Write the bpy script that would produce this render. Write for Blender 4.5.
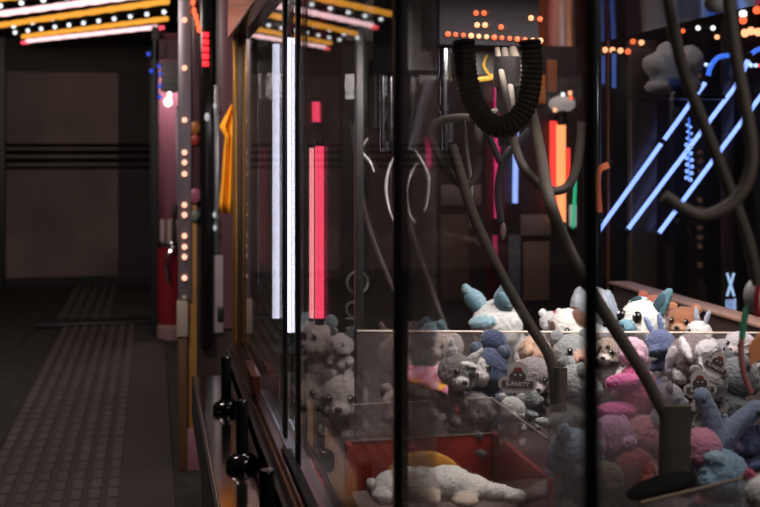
import bpy, bmesh, math, random
from mathutils import Vector, Matrix, Euler, noise
random.seed(7)
for o in list(bpy.data.objects): bpy.data.objects.remove(o)
S = bpy.context.scene
COL = S.collection
PI = math.pi

# ------------------------------------------------------------------ camera
EYE = 1.57
F = 1056.0                       # focal length in pixels of the 760 px frame
YAW = math.atan(228 / F)
CY, SY = math.cos(YAW), math.sin(YAW)
HOR = 150.0                      # the horizon's row
cam = bpy.data.cameras.new('camera')
camo = bpy.data.objects.new('camera', cam); COL.objects.link(camo)
cam.sensor_width = 36; cam.lens = 36 * F / 760
cam.shift_y = -(253.5 - HOR) / 760
cam.clip_start = 0.05
cam.dof.use_dof = True; cam.dof.focus_distance = 2.4; cam.dof.aperture_fstop = 4.6
camo.location = (0, 0, EYE)
camo.rotation_euler = (PI / 2, 0, -YAW)
S.camera = camo
# ------------------------------------------------------------------ world, exposure
w = bpy.data.worlds.new('world'); S.world = w; w.use_nodes = True
w.node_tree.nodes['Background'].inputs[0].default_value = (0.55, 0.45, 0.45, 1)
w.node_tree.nodes['Background'].inputs[1].default_value = 0.012
S.view_settings.view_transform = 'Standard'; S.view_settings.look = 'None'
S.view_settings.exposure = 0.0; S.view_settings.gamma = 1.0
S.view_settings.use_curve_mapping = False
S.cycles.max_bounces = 10; S.cycles.transparent_max_bounces = 24
S.cycles.glossy_bounces = 6; S.cycles.diffuse_bounces = 3
S.cycles.caustics_reflective = False; S.cycles.caustics_refractive = False
S.cycles.sample_clamp_indirect = 4.0; S.cycles.sample_clamp_direct = 0
S.cycles.use_denoising = True

def area(name, loc, size, energy, color, rot=(0, 0, 0), spread=PI):
    l = bpy.data.lights.new(name, 'AREA'); l.shape = 'RECTANGLE'
    l.size, l.size_y = size; l.energy = energy; l.color = color; l.spread = spread
    o = bpy.data.objects.new(name, l); COL.objects.link(o); o.location = loc; o.rotation_euler = rot
    return o
def point(name, loc, energy, color, r=0.03):
    l = bpy.data.lights.new(name, 'POINT'); l.energy = energy; l.color = color; l.shadow_soft_size = r
    o = bpy.data.objects.new(name, l); COL.objects.link(o); o.location = loc
    return o
area('crane_interior_light', (0.95, 2.12, 1.9), (0.95, 0.22), 12.5, (1.0, 0.93, 0.9), (math.radians(36), 0, 0), math.radians(115))
area('crane_interior_light', (0.95, 1.6, 1.92), (0.9, 0.2), 4.5, (1.0, 0.93, 0.9))
area('crane_interior_light', (0.95, 0.65, 1.92), (0.8, 0.2), 4, (1.0, 0.93, 0.9))  # soft fill added for the near claw and hanging toy
area('aisle_row_fill', (-.5, 3.7, 2.72), (0.4, 0.4), 26, (1.0, 0.85, 0.78), (math.radians(35), 0, math.radians(-15)))  # unseen fill added to brighten the next cabinet's front strips
area('prize_shelf_fill', (1.95, 3.75, 2.3), (0.3, 0.15), .6, (1.0, 0.95, 0.95))  # added fill that lifts the white bear out of the dark
area('stall_lamp', (.2, 9.25, 2.32), (0.15, 0.15), 6, (1, .85, .85))
area('aisle_fill', (-1.7, 6.6, 2.72), (0.6, 0.6), 42, (1.0, 0.85, 0.8), (math.radians(42), 0, math.radians(5)))  # added fill for the far wall and aisle floor, no visible fixture
area('hall_fill', (2.2, 5.2, 3.1), (2.0, 1.0), 16, (1.0, 0.8, 0.8))  # added overhead fill to light the cabinet behind the claws

sp = bpy.data.lights.new('pennant_fill_spot', 'SPOT'); sp.energy = 45; sp.color = (1, .85, .7); sp.spot_size = .5; sp.spot_blend = .6; sp.shadow_soft_size = .02  # added spot aimed at the orange cloth to brighten it
so = bpy.data.objects.new('pennant_fill_spot', sp); COL.objects.link(so); so.location = (-.35, 2.9, 2.4)
so.rotation_euler = (Vector((.27, 3.93, 1.5)) - so.location).to_track_quat('-Z', 'Y').to_euler()
# ------------------------------------------------------------------ helpers: pixel -> place
def P(px, py, zc):
    xc = (px - 380) / F * zc
    return Vector((xc * CY + zc * SY, -xc * SY + zc * CY, EYE + (HOR - py) / F * zc))
def ray(px, py):
    a = (px - 380) / F
    return Vector((a * CY + SY, -a * SY + CY, (HOR - py) / F))
def PY_(px, py, Y): d = ray(px, py); t = Y / d.y; return Vector((d.x * t, Y, EYE + d.z * t))
def PX_(px, py, X): d = ray(px, py); t = X / d.x; return Vector((X, d.y * t, EYE + d.z * t))
def PZ_(px, py, Z): d = ray(px, py); t = (Z - EYE) / d.z; return Vector((d.x * t, d.y * t, Z))

# ------------------------------------------------------------------ materials
MATS = {}
def nm(name):
    m = bpy.data.materials.new(name); m.use_nodes = True
    return m, m.node_tree.nodes, m.node_tree.links
def mat(name, col, rough=0.5, metal=0.0, var=0.12, scale=30, bump=0.0, spec=0.5, emit=0.0):
    if name in MATS: return MATS[name]
    m, n, l = nm(name); b = n['Principled BSDF']
    tc = n.new('ShaderNodeTexCoord'); t = n.new('ShaderNodeTexNoise')
    t.inputs['Scale'].default_value = scale; t.inputs['Detail'].default_value = 4
    l.new(tc.outputs['Object'], t.inputs['Vector'])
    mx = n.new('ShaderNodeMix'); mx.data_type = 'RGBA'
    mx.inputs['A'].default_value = [c * (1 - var) for c in col] + [1]
    mx.inputs['B'].default_value = [min(1, c * (1 + var)) for c in col] + [1]
    l.new(t.outputs['Fac'], mx.inputs['Factor']); l.new(mx.outputs['Result'], b.inputs['Base Color'])
    b.inputs['Roughness'].default_value = rough; b.inputs['Metallic'].default_value = metal
    b.inputs['Specular IOR Level'].default_value = spec
    if bump:
        bp = n.new('ShaderNodeBump'); bp.inputs['Strength'].default_value = bump; bp.inputs['Distance'].default_value = 0.004
        l.new(t.outputs['Fac'], bp.inputs['Height']); l.new(bp.outputs['Normal'], b.inputs['Normal'])
    MATS[name] = m; return m
def glow(name, col, strength):
    if name in MATS: return MATS[name]
    m, n, l = nm(name); b = n['Principled BSDF']
    b.inputs['Base Color'].default_value = (*[c * 0.3 for c in col], 1)
    b.inputs['Emission Color'].default_value = (*col, 1); b.inputs['Emission Strength'].default_value = strength
    MATS[name] = m; return m
def clear(name, tint=(1, 1, 1), haze=0.0, haze_col=(.6, .55, .55), gain=1.0, rough=0.0):
    """thin sheet: transparent + Fresnel mirror (same from both sides) + a little dust"""
    if name in MATS: return MATS[name]
    m, n, l = nm(name); n.remove(n['Principled BSDF']); out = n['Material Output']
    lw = n.new('ShaderNodeLayerWeight'); lw.inputs['Blend'].default_value = 0.5
    pw = n.new('ShaderNodeMath'); pw.operation = 'POWER'; pw.inputs[1].default_value = 5
    l.new(lw.outputs['Facing'], pw.inputs[0])
    ma = n.new('ShaderNodeMath'); ma.operation = 'MULTIPLY_ADD'; ma.use_clamp = True
    ma.inputs[1].default_value = 0.92 * gain; ma.inputs[2].default_value = 0.04 * gain
    l.new(pw.outputs[0], ma.inputs[0])
    tr = n.new('ShaderNodeBsdfTransparent'); tr.inputs[0].default_value = (*tint, 1)
    gl = n.new('ShaderNodeBsdfGlossy'); gl.inputs['Roughness'].default_value = rough
    mix = n.new('ShaderNodeMixShader')
    l.new(ma.outputs[0], mix.inputs[0])
    src = tr
    if haze:
        df = n.new('ShaderNodeBsdfDiffuse'); df.inputs[0].default_value = (*haze_col, 1)
        tl = n.new('ShaderNodeBsdfTranslucent'); tl.inputs[0].default_value = (*haze_col, 1)
        ad = n.new('ShaderNodeMixShader'); ad.inputs[0].default_value = 0.5
        l.new(df.outputs[0], ad.inputs[1]); l.new(tl.outputs[0], ad.inputs[2])
        t = n.new('ShaderNodeTexNoise'); t.inputs['Scale'].default_value = 9; t.inputs['Detail'].default_value = 6
        tc = n.new('ShaderNodeTexCoord'); l.new(tc.outputs['Object'], t.inputs['Vector'])
        mr = n.new('ShaderNodeMapRange'); mr.inputs['From Min'].default_value = .3; mr.inputs['From Max'].default_value = .7
        mr.inputs['To Min'].default_value = haze * .6; mr.inputs['To Max'].default_value = haze * 1.4
        l.new(t.outputs['Fac'], mr.inputs['Value'])
        m2 = n.new('ShaderNodeMixShader'); l.new(mr.outputs[0], m2.inputs[0])
        l.new(tr.outputs[0], m2.inputs[1]); l.new(ad.outputs[0], m2.inputs[2]); src = m2
    l.new(src.outputs[0], mix.inputs[1]); l.new(gl.outputs[0], mix.inputs[2]); l.new(mix.outputs[0], out.inputs['Surface'])
    MATS[name] = m; return m
def fur_mat():
    if 'fur' in MATS: return MATS['fur']
    m, n, l = nm('fur'); b = n['Principled BSDF']
    at = n.new('ShaderNodeAttribute'); at.attribute_name = 'Col'
    tc = n.new('ShaderNodeTexCoord'); t = n.new('ShaderNodeTexNoise'); t.inputs['Scale'].default_value = 260; t.inputs['Detail'].default_value = 3
    l.new(tc.outputs['Object'], t.inputs['Vector'])
    mr = n.new('ShaderNodeMapRange'); mr.inputs['To Min'].default_value = .72; mr.inputs['To Max'].default_value = 1.2
    l.new(t.outputs['Fac'], mr.inputs['Value'])
    vm = n.new('ShaderNodeVectorMath'); vm.operation = 'SCALE'
    l.new(at.outputs['Color'], vm.inputs[0]); l.new(mr.outputs[0], vm.inputs['Scale']); l.new(vm.outputs[0], b.inputs['Base Color'])
    bp = n.new('ShaderNodeBump'); bp.inputs['Strength'].default_value = .6; bp.inputs['Distance'].default_value = .004
    l.new(t.outputs['Fac'], bp.inputs['Height']); l.new(bp.outputs['Normal'], b.inputs['Normal'])
    b.inputs['Roughness'].default_value = .95; b.inputs['Specular IOR Level'].default_value = .1
    b.inputs['Sheen Weight'].default_value = .35; b.inputs['Sheen Roughness'].default_value = .5
    MATS['fur'] = m; return m

BLACK = mat('black_metal', (.012, .012, .013), .4)
BLACKGLOSS = mat('black_plastic', (.008, .008, .008), .16)
DARK = mat('dark_panel', (.03, .026, .027), .55)
CHROME = mat('chrome', (.62, .62, .64), .16, 1, .05)
STEEL = mat('brushed_steel', (.62, .59, .54), .42, .1, .15, 60)
GUN = mat('worn_claw_metal', (.13, .105, .085), .62, .1, .25, 40)
PANEL = mat('control_panel_metal', (.6, .54, .52), .12, 1, .2, 25)
RAIL = mat('bronze_rail', (.16, .1, .085), .25, 1, .1)
GOLD = mat('gold_trim', (.42, .22, .06), .35, .7, .15)
BROWNPOST = mat('brown_post', (.09, .05, .035), .4)
RED = mat('red_board', (.32, .02, .016), .5, 0, .2, 18)
GLASS = clear('front_glass')
ACRYL = clear('milky_acrylic', (.95, .94, .94), .2, (.55, .47, .46), .8)  # milky haze and reflection put into the sheet as diffuse colour
ACRYL2 = clear('hazy_acrylic', (.93, .92, .93), .2, (.52, .46, .47), .8)  # reflections on the guards put in as a diffuse haze

# ------------------------------------------------------------------ mesh helpers
def frame_from(d):
    d = d.normalized(); u = Vector((0, 0, 1)) if abs(d.z) < .95 else Vector((1, 0, 0))
    x = u.cross(d).normalized(); y = d.cross(x); return x, y
def box(bm, a, b, bev=0.0):
    a, b = Vector(a), Vector(b)
    lo = Vector([min(a[i], b[i]) for i in range(3)]); hi = Vector([max(a[i], b[i]) for i in range(3)])
    r = bmesh.ops.create_cube(bm, size=1)
    for v in r['verts']: v.co = Vector([(lo[i] + hi[i]) / 2 + v.co[i] * (hi[i] - lo[i]) for i in range(3)])
    if bev:
        es = list({e for v in r['verts'] for e in v.link_edges})
        bmesh.ops.bevel(bm, geom=es, offset=bev, segments=2, affect='EDGES', profile=.5)
def smooth_path(pts, n=6):
    pts = [Vector(p) for p in pts]
    if len(pts) < 3: return pts
    out = []; q = [2 * pts[0] - pts[1]] + pts + [2 * pts[-1] - pts[-2]]
    for i in range(1, len(q) - 2):
        for k in range(n):
            t = k / n; a, b, c, d = q[i - 1], q[i], q[i + 1], q[i + 2]
            out.append(.5 * ((2 * b) + (c - a) * t + (2 * a - 5 * b + 4 * c - d) * t * t + (3 * b - a - 3 * c + d) * t ** 3))
    out.append(pts[-1]); return out
def tube(bm, pts, r, seg=10, r_end=None, flat=1.0, caps=True):
    pts = [Vector(p) for p in pts]; n = len(pts); rings = []; px_ = None
    for i, p in enumerate(pts):
        d = (pts[min(i + 1, n - 1)] - pts[max(i - 1, 0)])
        if d.length < 1e-9: d = Vector((0, 0, 1))
        d.normalize()
        if px_ is None: x, y = frame_from(d)
        else:
            x = px_ - d * px_.dot(d); x.normalize(); y = d.cross(x)
        px_ = x
        rr = r(i / (n - 1)) if callable(r) else (r if r_end is None else r + (r_end - r) * i / (n - 1))
        rings.append([bm.verts.new(p + x * rr * math.cos(2 * PI * k / seg) + y * rr * flat * math.sin(2 * PI * k / seg)) for k in range(seg)])
    for a, b in zip(rings, rings[1:]):
        for k in range(seg): bm.faces.new((a[k], a[(k + 1) % seg], b[(k + 1) % seg], b[k]))
    if caps:
        bm.faces.new(rings[0][::-1]); bm.faces.new(rings[-1])
def cyl(bm, a, b, r, seg=20): tube(bm, [a, b], r, seg)
def lathe(bm, c, prof, seg=24):
    c = Vector(c); rings = []
    for r, z in prof: rings.append([bm.verts.new(c + Vector((r * math.cos(2 * PI * k / seg), r * math.sin(2 * PI * k / seg), z))) for k in range(seg)])
    for a, b in zip(rings, rings[1:]):
        for k in range(seg): bm.faces.new((a[k], a[(k + 1) % seg], b[(k + 1) % seg], b[k]))
    bm.faces.new(rings[0][::-1]); bm.faces.new(rings[-1])
def ball(bm, c, r, seg=14, R=None):
    r = (r, r, r) if not hasattr(r, '__len__') else r
    M = Matrix.Translation(Vector(c)) @ (R.to_matrix().to_4x4() if R is not None else Matrix.Identity(4)) @ Matrix.Diagonal((*r, 1))
    bmesh.ops.create_uvsphere(bm, u_segments=seg, v_segments=max(6, seg * 2 // 3), radius=1, matrix=M)
def sheet(bm, q, th):
    """a slab: polygon q (3-D points) with thickness th"""
    q = [Vector(p) for p in q]; nrm = (q[1] - q[0]).cross(q[2] - q[0]).normalized() * th / 2
    a = [bm.verts.new(p - nrm) for p in q]; b = [bm.verts.new(p + nrm) for p in q]
    bm.faces.new(a[::-1]); bm.faces.new(b); n = len(q)
    for i in range(n): bm.faces.new((a[i], a[(i + 1) % n], b[(i + 1) % n], b[i]))
def NB(): return bmesh.new()
def obj(name, bm, m, parent=None, smooth=True, local=False):
    bmesh.ops.recalc_face_normals(bm, faces=bm.faces)
    me = bpy.data.meshes.new(name); 
    if parent is not None and not local: bmesh.ops.translate(bm, verts=bm.verts, vec=-parent.location)
    bm.to_mesh(me); bm.free()
    o = bpy.data.objects.new(name, me); COL.objects.link(o)
    if m is not None: me.materials.append(m)
    if smooth:
        for p in me.polygons: p.use_smooth = True
        try: me.set_sharp_from_angle(angle=math.radians(38))
        except Exception: pass
    if parent is not None: o.parent = parent
    return o
def tag(o, label, cat, group=None, kind=None):
    if label: o['label'] = label
    if cat: o['category'] = cat
    if group: o['group'] = group
    if kind: o['kind'] = kind
    return o
def thing(name, label, cat, loc, group=None):
    o = bpy.data.objects.new(name, None); COL.objects.link(o); o.location = loc; o.empty_display_size = .05
    return tag(o, label, cat, group)
def struct(name, bm, m):
    o = obj(name, bm, m); o['kind'] = 'structure'; return o
def b1(a, b, bev=0.0): bm = NB(); box(bm, a, b, bev); return bm
def t1(pts, r, seg=10, **k): bm = NB(); tube(bm, pts, r, seg, **k); return bm
def centre(o):
    """put a lone mesh's origin at its own base"""
    vs = [v.co for v in o.data.vertices]
    c = Vector([(min(v[i] for v in vs) + max(v[i] for v in vs)) / 2 for i in range(3)]); c.z = min(v.z for v in vs)
    for v in o.data.vertices: v.co -= c
    o.location = c; return o

# ================================================================== the setting
def floor_mat():
    m, n, l = nm('dark_carpet'); b = n['Principled BSDF']; tc = n.new('ShaderNodeTexCoord')
    t = n.new('ShaderNodeTexNoise'); t.inputs['Scale'].default_value = 14; t.inputs['Detail'].default_value = 8
    l.new(tc.outputs['Object'], t.inputs['Vector']); r = n.new('ShaderNodeValToRGB')
    r.color_ramp.elements[0].position = .35; r.color_ramp.elements[0].color = (.012, .011, .009, 1)
    r.color_ramp.elements[1].position = .7; r.color_ramp.elements[1].color = (.042, .034, .026, 1)
    l.new(t.outputs['Fac'], r.inputs[0]); l.new(r.outputs[0], b.inputs['Base Color']); b.inputs['Roughness'].default_value = .9
    return m
struct('floor', b1((-5, -1, -.1), (8, 13, 0)), floor_mat())
struct('ceiling', b1((-5, -1, 2.95), (8, 13, 3.3)), mat('dark_ceiling', (.02, .018, .018), .8)).location.z = .3
WY = 12.75
def wall_mat():
    m, n, l = nm('brown_shutter_wall'); b = n['Principled BSDF']; tc = n.new('ShaderNodeTexCoord')
    t = n.new('ShaderNodeTexNoise'); t.inputs['Scale'].default_value = 1.4; t.inputs['Detail'].default_value = 5
    l.new(tc.outputs['Object'], t.inputs['Vector']); r = n.new('ShaderNodeValToRGB')
    r.color_ramp.elements[0].color = (.14, .115, .108, 1); r.color_ramp.elements[1].color = (.3, .23, .2, 1)
    r.color_ramp.elements[0].position = .3; r.color_ramp.elements[1].position = .75
    l.new(t.outputs['Fac'], r.inputs[0]); l.new(r.outputs[0], b.inputs['Base Color']); b.inputs['Roughness'].default_value = .7
    return m
struct('wall_far', b1((-5, WY, 0), (8, WY + .15, 3.3)), wall_mat())
struct('wall_left', b1((-5.1, -1, 0), (-5, 13, 3.3)), DARK)
struct('wall_right', b1((8, -1, 0), (8.1, 13, 3.3)), DARK)
# dark bands across the far wall, header and skirting
bm = NB()
for y0, y1 in ((143.5, 147), (150, 154.5), (158, 162.5), (166, 169)):
    z0 = PY_(75, y1, WY).z; z1 = PY_(75, y0, WY).z
    box(bm, (-3.2, WY - .02, z0), (PY_(158, 150, WY).x, WY, z1))
struct('trim_1', bm, mat('dark_band', (.008, .008, .008), .9, spec=.1))
struct('trim_2', b1((-3.2, WY - .06, PY_(75, 72, WY).z), (.2, WY, 3.2)), mat('dark_header', (.045, .036, .032), .7))
struct('baseboard_far', b1((-5, WY - .03, 0), (8, WY, .1)), mat('skirting', (.012, .011, .012), .6))
struct('trim_3', b1((PY_(-25, 150, WY).x, WY - .12, 0), (PY_(6, 150, WY).x, WY, 2.9)), BLACK)
x0 = PY_(150, 150, WY - .2).x
struct('trim_4', b1((x0, WY - .35, 0), (x0 + .12, WY, 2.9)), BLACK)
struct('wall_shadow', b1((PY_(118, 150, WY).x, WY - .015, .1), (x0, WY - .005, PY_(75, 72, WY).z)), mat('wall_shadow_tone', (.035, .032, .032), .7))  # dark slab standing in for the shadow on this part of the wall

# ---- ribbed floor mats in the aisle
def ribbed(name, x0, x1, y0, y1, z, label, pitch=.08, plain=.2):
    c = ((x0 + x1) / 2, (y0 + y1) / 2, 0); t = thing(name, label, 'floor mat', c)
    obj('backing', b1((x0, y0, 0), (x1, y1, z), .003), mat('mat_backing', (.05, .043, .042), .7), t)
    bm = NB(); n = int((x1 - x0 - plain) / pitch); m_ = int((y1 - y0) / .15)
    for i in range(n):
        xa = x0 + i * pitch + .015
        for k in range(m_):
            ya = y0 + .02 + k * .15; box(bm, (xa, ya, z), (xa + pitch * .55, ya + .132, z + .007))
    obj('rib_pattern', bm, mat('mat_ribs', (.095, .08, .077), .55, 0, .45, 2.5), t, smooth=False)
ribbed('ribbed_floor_mat', -.77, .1, 2.0, 9.65, .012, 'long ribbed dark rubber mat running along the aisle beside the crane game')
ribbed('floor_mat', -.86, .0, 9.95, 12.6, .012, 'short dark mat at the far end of the aisle before the brown wall', .1, .3)
o = centre(obj('threshold_strip', b1((-1.0, 9.66, 0), (.1, 9.94, .045), .01), BLACK))
tag(o, 'black raised threshold strip across the aisle between the two mats', 'floor strip')

# ---- canopy of light strips above the aisle
HZ = EYE + 1.18
YEL = glow('amber_bulb_glow', (1.0, .42, .05), 1.05)
PNK = glow('pink_bulb_glow', (1.0, .62, .64), 1.7)
PNKR = glow('red_neon_edge', (1.0, .08, .12), 1.6)
WHT = glow('white_bulb_glow', (.92, .96, 1.0), 1.6)
BARM = mat('strip_backing', (.02, .015, .012), .6)
cz = HZ + .1
struct('ceiling_canopy', b1((-5, 4.2, cz), (.16, 12.6, cz + .05)), mat('canopy_panel', (.055, .04, .042), .6))
def strip(name, label, a, b, m, rr, lumps, step=.16, group=None, edge=None):
    A, B = PZ_(*a, HZ), PZ_(*b, HZ)
    t = thing(name, label, 'light strip', (A + B) / 2 , group)
    up = Vector((0, 0, .045)); bm = NB(); tube(bm, [A + up, B + up], .03, 8); tube(bm, [A + up, A + up * 2.2], .01, 6); tube(bm, [B + up, B + up * 2.2], .01, 6)
    obj('backing_rail', bm, BARM, t)
    L = (B - A).length; d = (B - A) / L
    if lumps:
        n = max(2, int(L / step)); 
        for i in range(n + 1):
            bm = NB(); ball(bm, A + d * (L * i / n), rr, 10); obj('bulb', bm, m, t)
    else:
        bm = NB(); n = int(L / .09)
        tube(bm, [A + d * L * i / n for i in range(n + 1)], lambda u: rr * (1 + .16 * math.sin(u * n * 2.4)), 10)
        obj('glowing_tube', bm, m, t)
        if edge:
            off = Vector((0, 0, -.012))
            for e in ([A - d * .09 + off, A + d * .02 + off], [B - d * .02 + off, B + d * .09 + off]): obj('tube_end', t1(e, rr * .9, 10), edge, t)
    return t
strip('light_strip', 'lowest pink-white glowing strip of the aisle canopy', (27, 41), (157, 27), PNK, .02, False, edge=PNKR)
strip('light_strip', 'amber glowing strip just above the lowest pink strip of the canopy', (23, 36.5), (167, 18.5), YEL, .024, False)
strip('bulb_strip', 'row of white bulbs between the two lower amber canopy strips', (15, 32.5), (164, 12), WHT, .019, True, .23)
strip('light_strip', 'amber glowing strip under the upper pink strip of the canopy', (0, 25), (167, 1), YEL, .026, False)
strip('bulb_strip', 'row of white bulbs hugging the middle amber canopy strip', (-4, 29.5), (52, 18.5), WHT, .022, True, .3)
strip('light_strip', 'upper pink-white glowing strip of the aisle canopy', (-13, 15.5), (167, -8.5), PNK, .026, False, edge=PNKR)
strip('bulb_strip', 'row of white bulbs above the upper pink canopy strip', (-20, 8.5), (167, -16), WHT, .02, True, .25)
strip('light_strip', 'topmost amber strip of the canopy, seen mostly in the glass', (-28, 2), (167, -24), YEL, .027, False)

# ================================================================== the crane game cabinet
GX = .30                 # front glass plane
MY0, MY1 = .38, 3.76     # cabinet from near to far end
BX = 1.5                 # back wall's face
def Z(drop): return EYE - drop
crane = thing('claw_machine', 'long glass-fronted crane game cabinet filled with plush toys', 'claw machine', (.9, 2.2, 0))
obj('cabinet_base', b1((.17, MY0, .0), (1.62, MY1, Z(.80)), .006), DARK, crane)
# top box with its glossy fascia and interior ceiling
obj('marquee', b1((.262, MY0, Z(-.392)), (1.6, MY1, Z(-.9)), .004), mat('fascia_metal', (.5, .36, .27), .14, 1, .1), crane)
# sill: bronze rails along the bottom of the glass
bm = NB()
box(bm, (.2625, MY0, Z(.69)), (.298, MY1 - .06, Z(.672)), .003)
box(bm, (.2500, MY0, Z(.74)), (.2600, MY1 - .06, Z(.70)), .002)
box(bm, (.2700, MY0, Z(.672)), (.2780, MY1 - .08, Z(.66)), .002)
obj('sill_rail', bm, RAIL, crane)
obj('sill_body', b1((.25, MY0, Z(.80)), (.33, MY1 - .05, Z(.692))), BLACK, crane)
bm = NB(); box(bm, (.279, .40, Z(.675)), (.2995, 2.3, Z(.652)), .003); obj('door_rail', bm, mat('rail_black', (.008, .008, .008), .6, spec=.2), crane)
bm = NB(); box(bm, (.262, 2.86, Z(.672)), (.288, 3.08, Z(.61)), .004); obj('corner_block', bm, mat('dark_red_metal', (.09, .025, .02), .3, .6), crane)
# posts on the glass line
def post(px, wpx, y0drop, y1drop, X, m, dpt=.02, name='post'):
    a = PX_(px - wpx / 2, 150, X).y; b = PX_(px + wpx / 2, 150, X).y
    return obj(name, b1((X - .004, b, Z(y0drop)), (X + dpt, a, Z(y1drop)), .0015), m, crane)
post(591, 9, .67, -.392, GX, BLACK, .004)
post(397.5, 3.4, .63, -.392, GX, BLACK, .012)
post(285, 2.2, .66, -.392, GX, BLACK, .004)
post(298, 2.2, .66, -.392, GX, BLACK, .004)
obj('corner_post', b1((.292, 3.70, Z(.70)), (.36, MY1, Z(-.392)), .003), BROWNPOST, crane)
obj('gold_edge', b1((.278, 3.70, Z(.70)), (.2915, MY1 + .005, Z(-.392)), .002), GOLD, crane)
for y0, y1 in ((.5, .8), (1.45, 1.75), (1.98, 2.26)): obj('lamp_tray', b1((.45, y0, Z(-.382)), (1.45, y1, Z(-.391)), .004), mat('lamp_tray', (.5, .5, .5), .5), crane)  # the nearest tray goes with the added fill
obj('back_post', b1((1.575, 3.70, Z(.8)), (1.60, MY1, Z(-.392)), .003), BLACK, crane)
# glass: two sliding front doors that overlap, one fixed pane, far end pane, back pane
def pane(x0, y0, x1, y1, d0, d1, m=GLASS, name='glass_pane'):
    return obj(name, b1((x0, y0, Z(d0)), (x1, y1, Z(d1))), m, crane, smooth=False)
pane(GX, .39, GX + .005, PX_(396, 150, GX).y, .64, -.392)
pane(GX + .007, PX_(421, 150, GX).y, GX + .012, 2.42, .62, -.392)
pane(GX + .014, PX_(421, 150, GX).y, GX + .018, PX_(400, 150, GX).y, .62, -.392, clear('reflected_band_glass', (1, .97, .97), .11, (.7, .55, .53)), 'glass_overlap')  # bright pinkish reflected band put in as diffuse tint
pane(GX, 2.42, GX + .005, 3.70, .675, -.392)
pane(.36, 3.72, 1.574, 3.725, .7, -.392)
pane(1.53, .42, 1.535, 3.70, .44, -.392, clear('back_glass', gain=.3))
# back wall below its ledge
obj('back_panel', b1((BX, MY0, Z(.8)), (1.56, 3.27, Z(.447))), mat('back_board', (.075, .055, .05), .5), crane)
obj('ledge_trim', b1((BX - .012, MY0, Z(.447)), (1.56, 3.28, Z(.438)), .002), mat('ledge_trim', (.45, .27, .2), .4), crane)
obj('near_end_panel', b1((.3, MY0 - .03, Z(.8)), (1.6, MY0, Z(-.9))), DARK, crane)
# sloping prize bed with a well for the chute
DK = mat('prize_bed', (.07, .06, .06), .8)
def dz(Y): return Z(.785)
bm = NB()
def bed(xa, xb, ya, yb):
    q = [(xa, ya, dz(ya)), (xb, ya, dz(ya)), (xb, yb, dz(yb)), (xa, yb, dz(yb))]; sheet(bm, q, .012)
CX0, CX1, CY0, CY1 = .425, .753, 1.93, 2.28
bed(CX1 + .01, BX - .005, .70, 3.68); bed(.335, CX1 + .01, CY1 + .012, 3.68); bed(.335, CX1 + .01, .45, CY0); bed(.335, CX0 - .012, CY0, CY1 + .012)
obj('prize_bed', bm, DK, crane)
# control panel in front of the glass
bm = NB(); q = [(.14, .60, Z(.772)), (.256, .60, Z(.772)), (.256, 3.62, Z(.772)), (.14, 3.62, Z(.772))]
sheet(bm, q, .012); obj('control_panel', bm, PANEL, crane)
bm = NB(); box(bm, (.131, .60, Z(.90)), (.1395, 3.63, Z(.764)), .003); box(bm, (.139, 3.615, Z(.9)), (.249, 3.63, Z(.78)), .002); obj('panel_apron', bm, BLACK, crane)
obj('panel_edge', t1([(.141, .60, Z(.766)), (.141, 3.63, Z(.766))], .003, 8), CHROME, crane)

# joysticks standing on the control panel
JX = .213
for i, (Y, lab) in enumerate(((3.13, 'black joystick farthest along the metal control panel'), (2.57, 'black joystick second from the far end of the control panel'), (2.0, 'black joystick nearest the camera, its shaft cut by the picture edge'))):
    pz = Z(.772) + .006
    j = thing('joystick', lab, 'joystick', (JX, Y, pz), 'joysticks of the crane game')
    bm = NB(); lathe(bm, (JX, Y, pz - .001), [(.036, 0), (.040, .006), (.039, .016), (.033, .024), (.024, .029), (.016, .033)]); obj('base', bm, BLACKGLOSS, j)
    bm = NB(); lathe(bm, (JX, Y, pz + .03), [(.0145, 0), (.0145, .1), (.0155, .112), (.0155, .126), (.012, .131)]); obj('shaft', bm, BLACKGLOSS, j)
    bm = NB(); lathe(bm, (JX, Y, pz + .027), [(.02, 0), (.021, .004), (.017, .008)]); obj('collar', bm, CHROME if i == 1 else BLACKGLOSS, j)

# ---- clear acrylic: divider, chute guard, side guard
def acr(name, label, quads, m, edge=True):
    allp = [Vector(p) for q in quads for p in q]
    c = sum(allp, Vector()) / len(allp); c.z = min(p.z for p in allp)
    t = thing(name, label, 'acrylic guard', c)
    for q in quads:
        bm = NB(); sheet(bm, q, .004); obj('acrylic_sheet', bm, m, t, smooth=False)
        if edge:
            a, b = Vector(q[2]), Vector(q[3]); bm = NB(); tube(bm, [a, b], .0028, 6)
            obj('polished_edge', bm, mat('acrylic_edge' if 'divider' in name else 'dull_edge', (.75, .62, .52) if 'divider' in name else (.2, .15, .11), .35), t)
    return t
def dn(p, z): return (p[0], p[1], z)
A, B = P(357, 331, 2.6), P(770, 333, 2.6)
dv = acr('acrylic_divider', 'tall clear acrylic divider standing across the plush toys with a bright top edge', [[dn(A, dz(A.y)), dn(B, dz(B.y)), B, A]], ACRYL)
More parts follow.
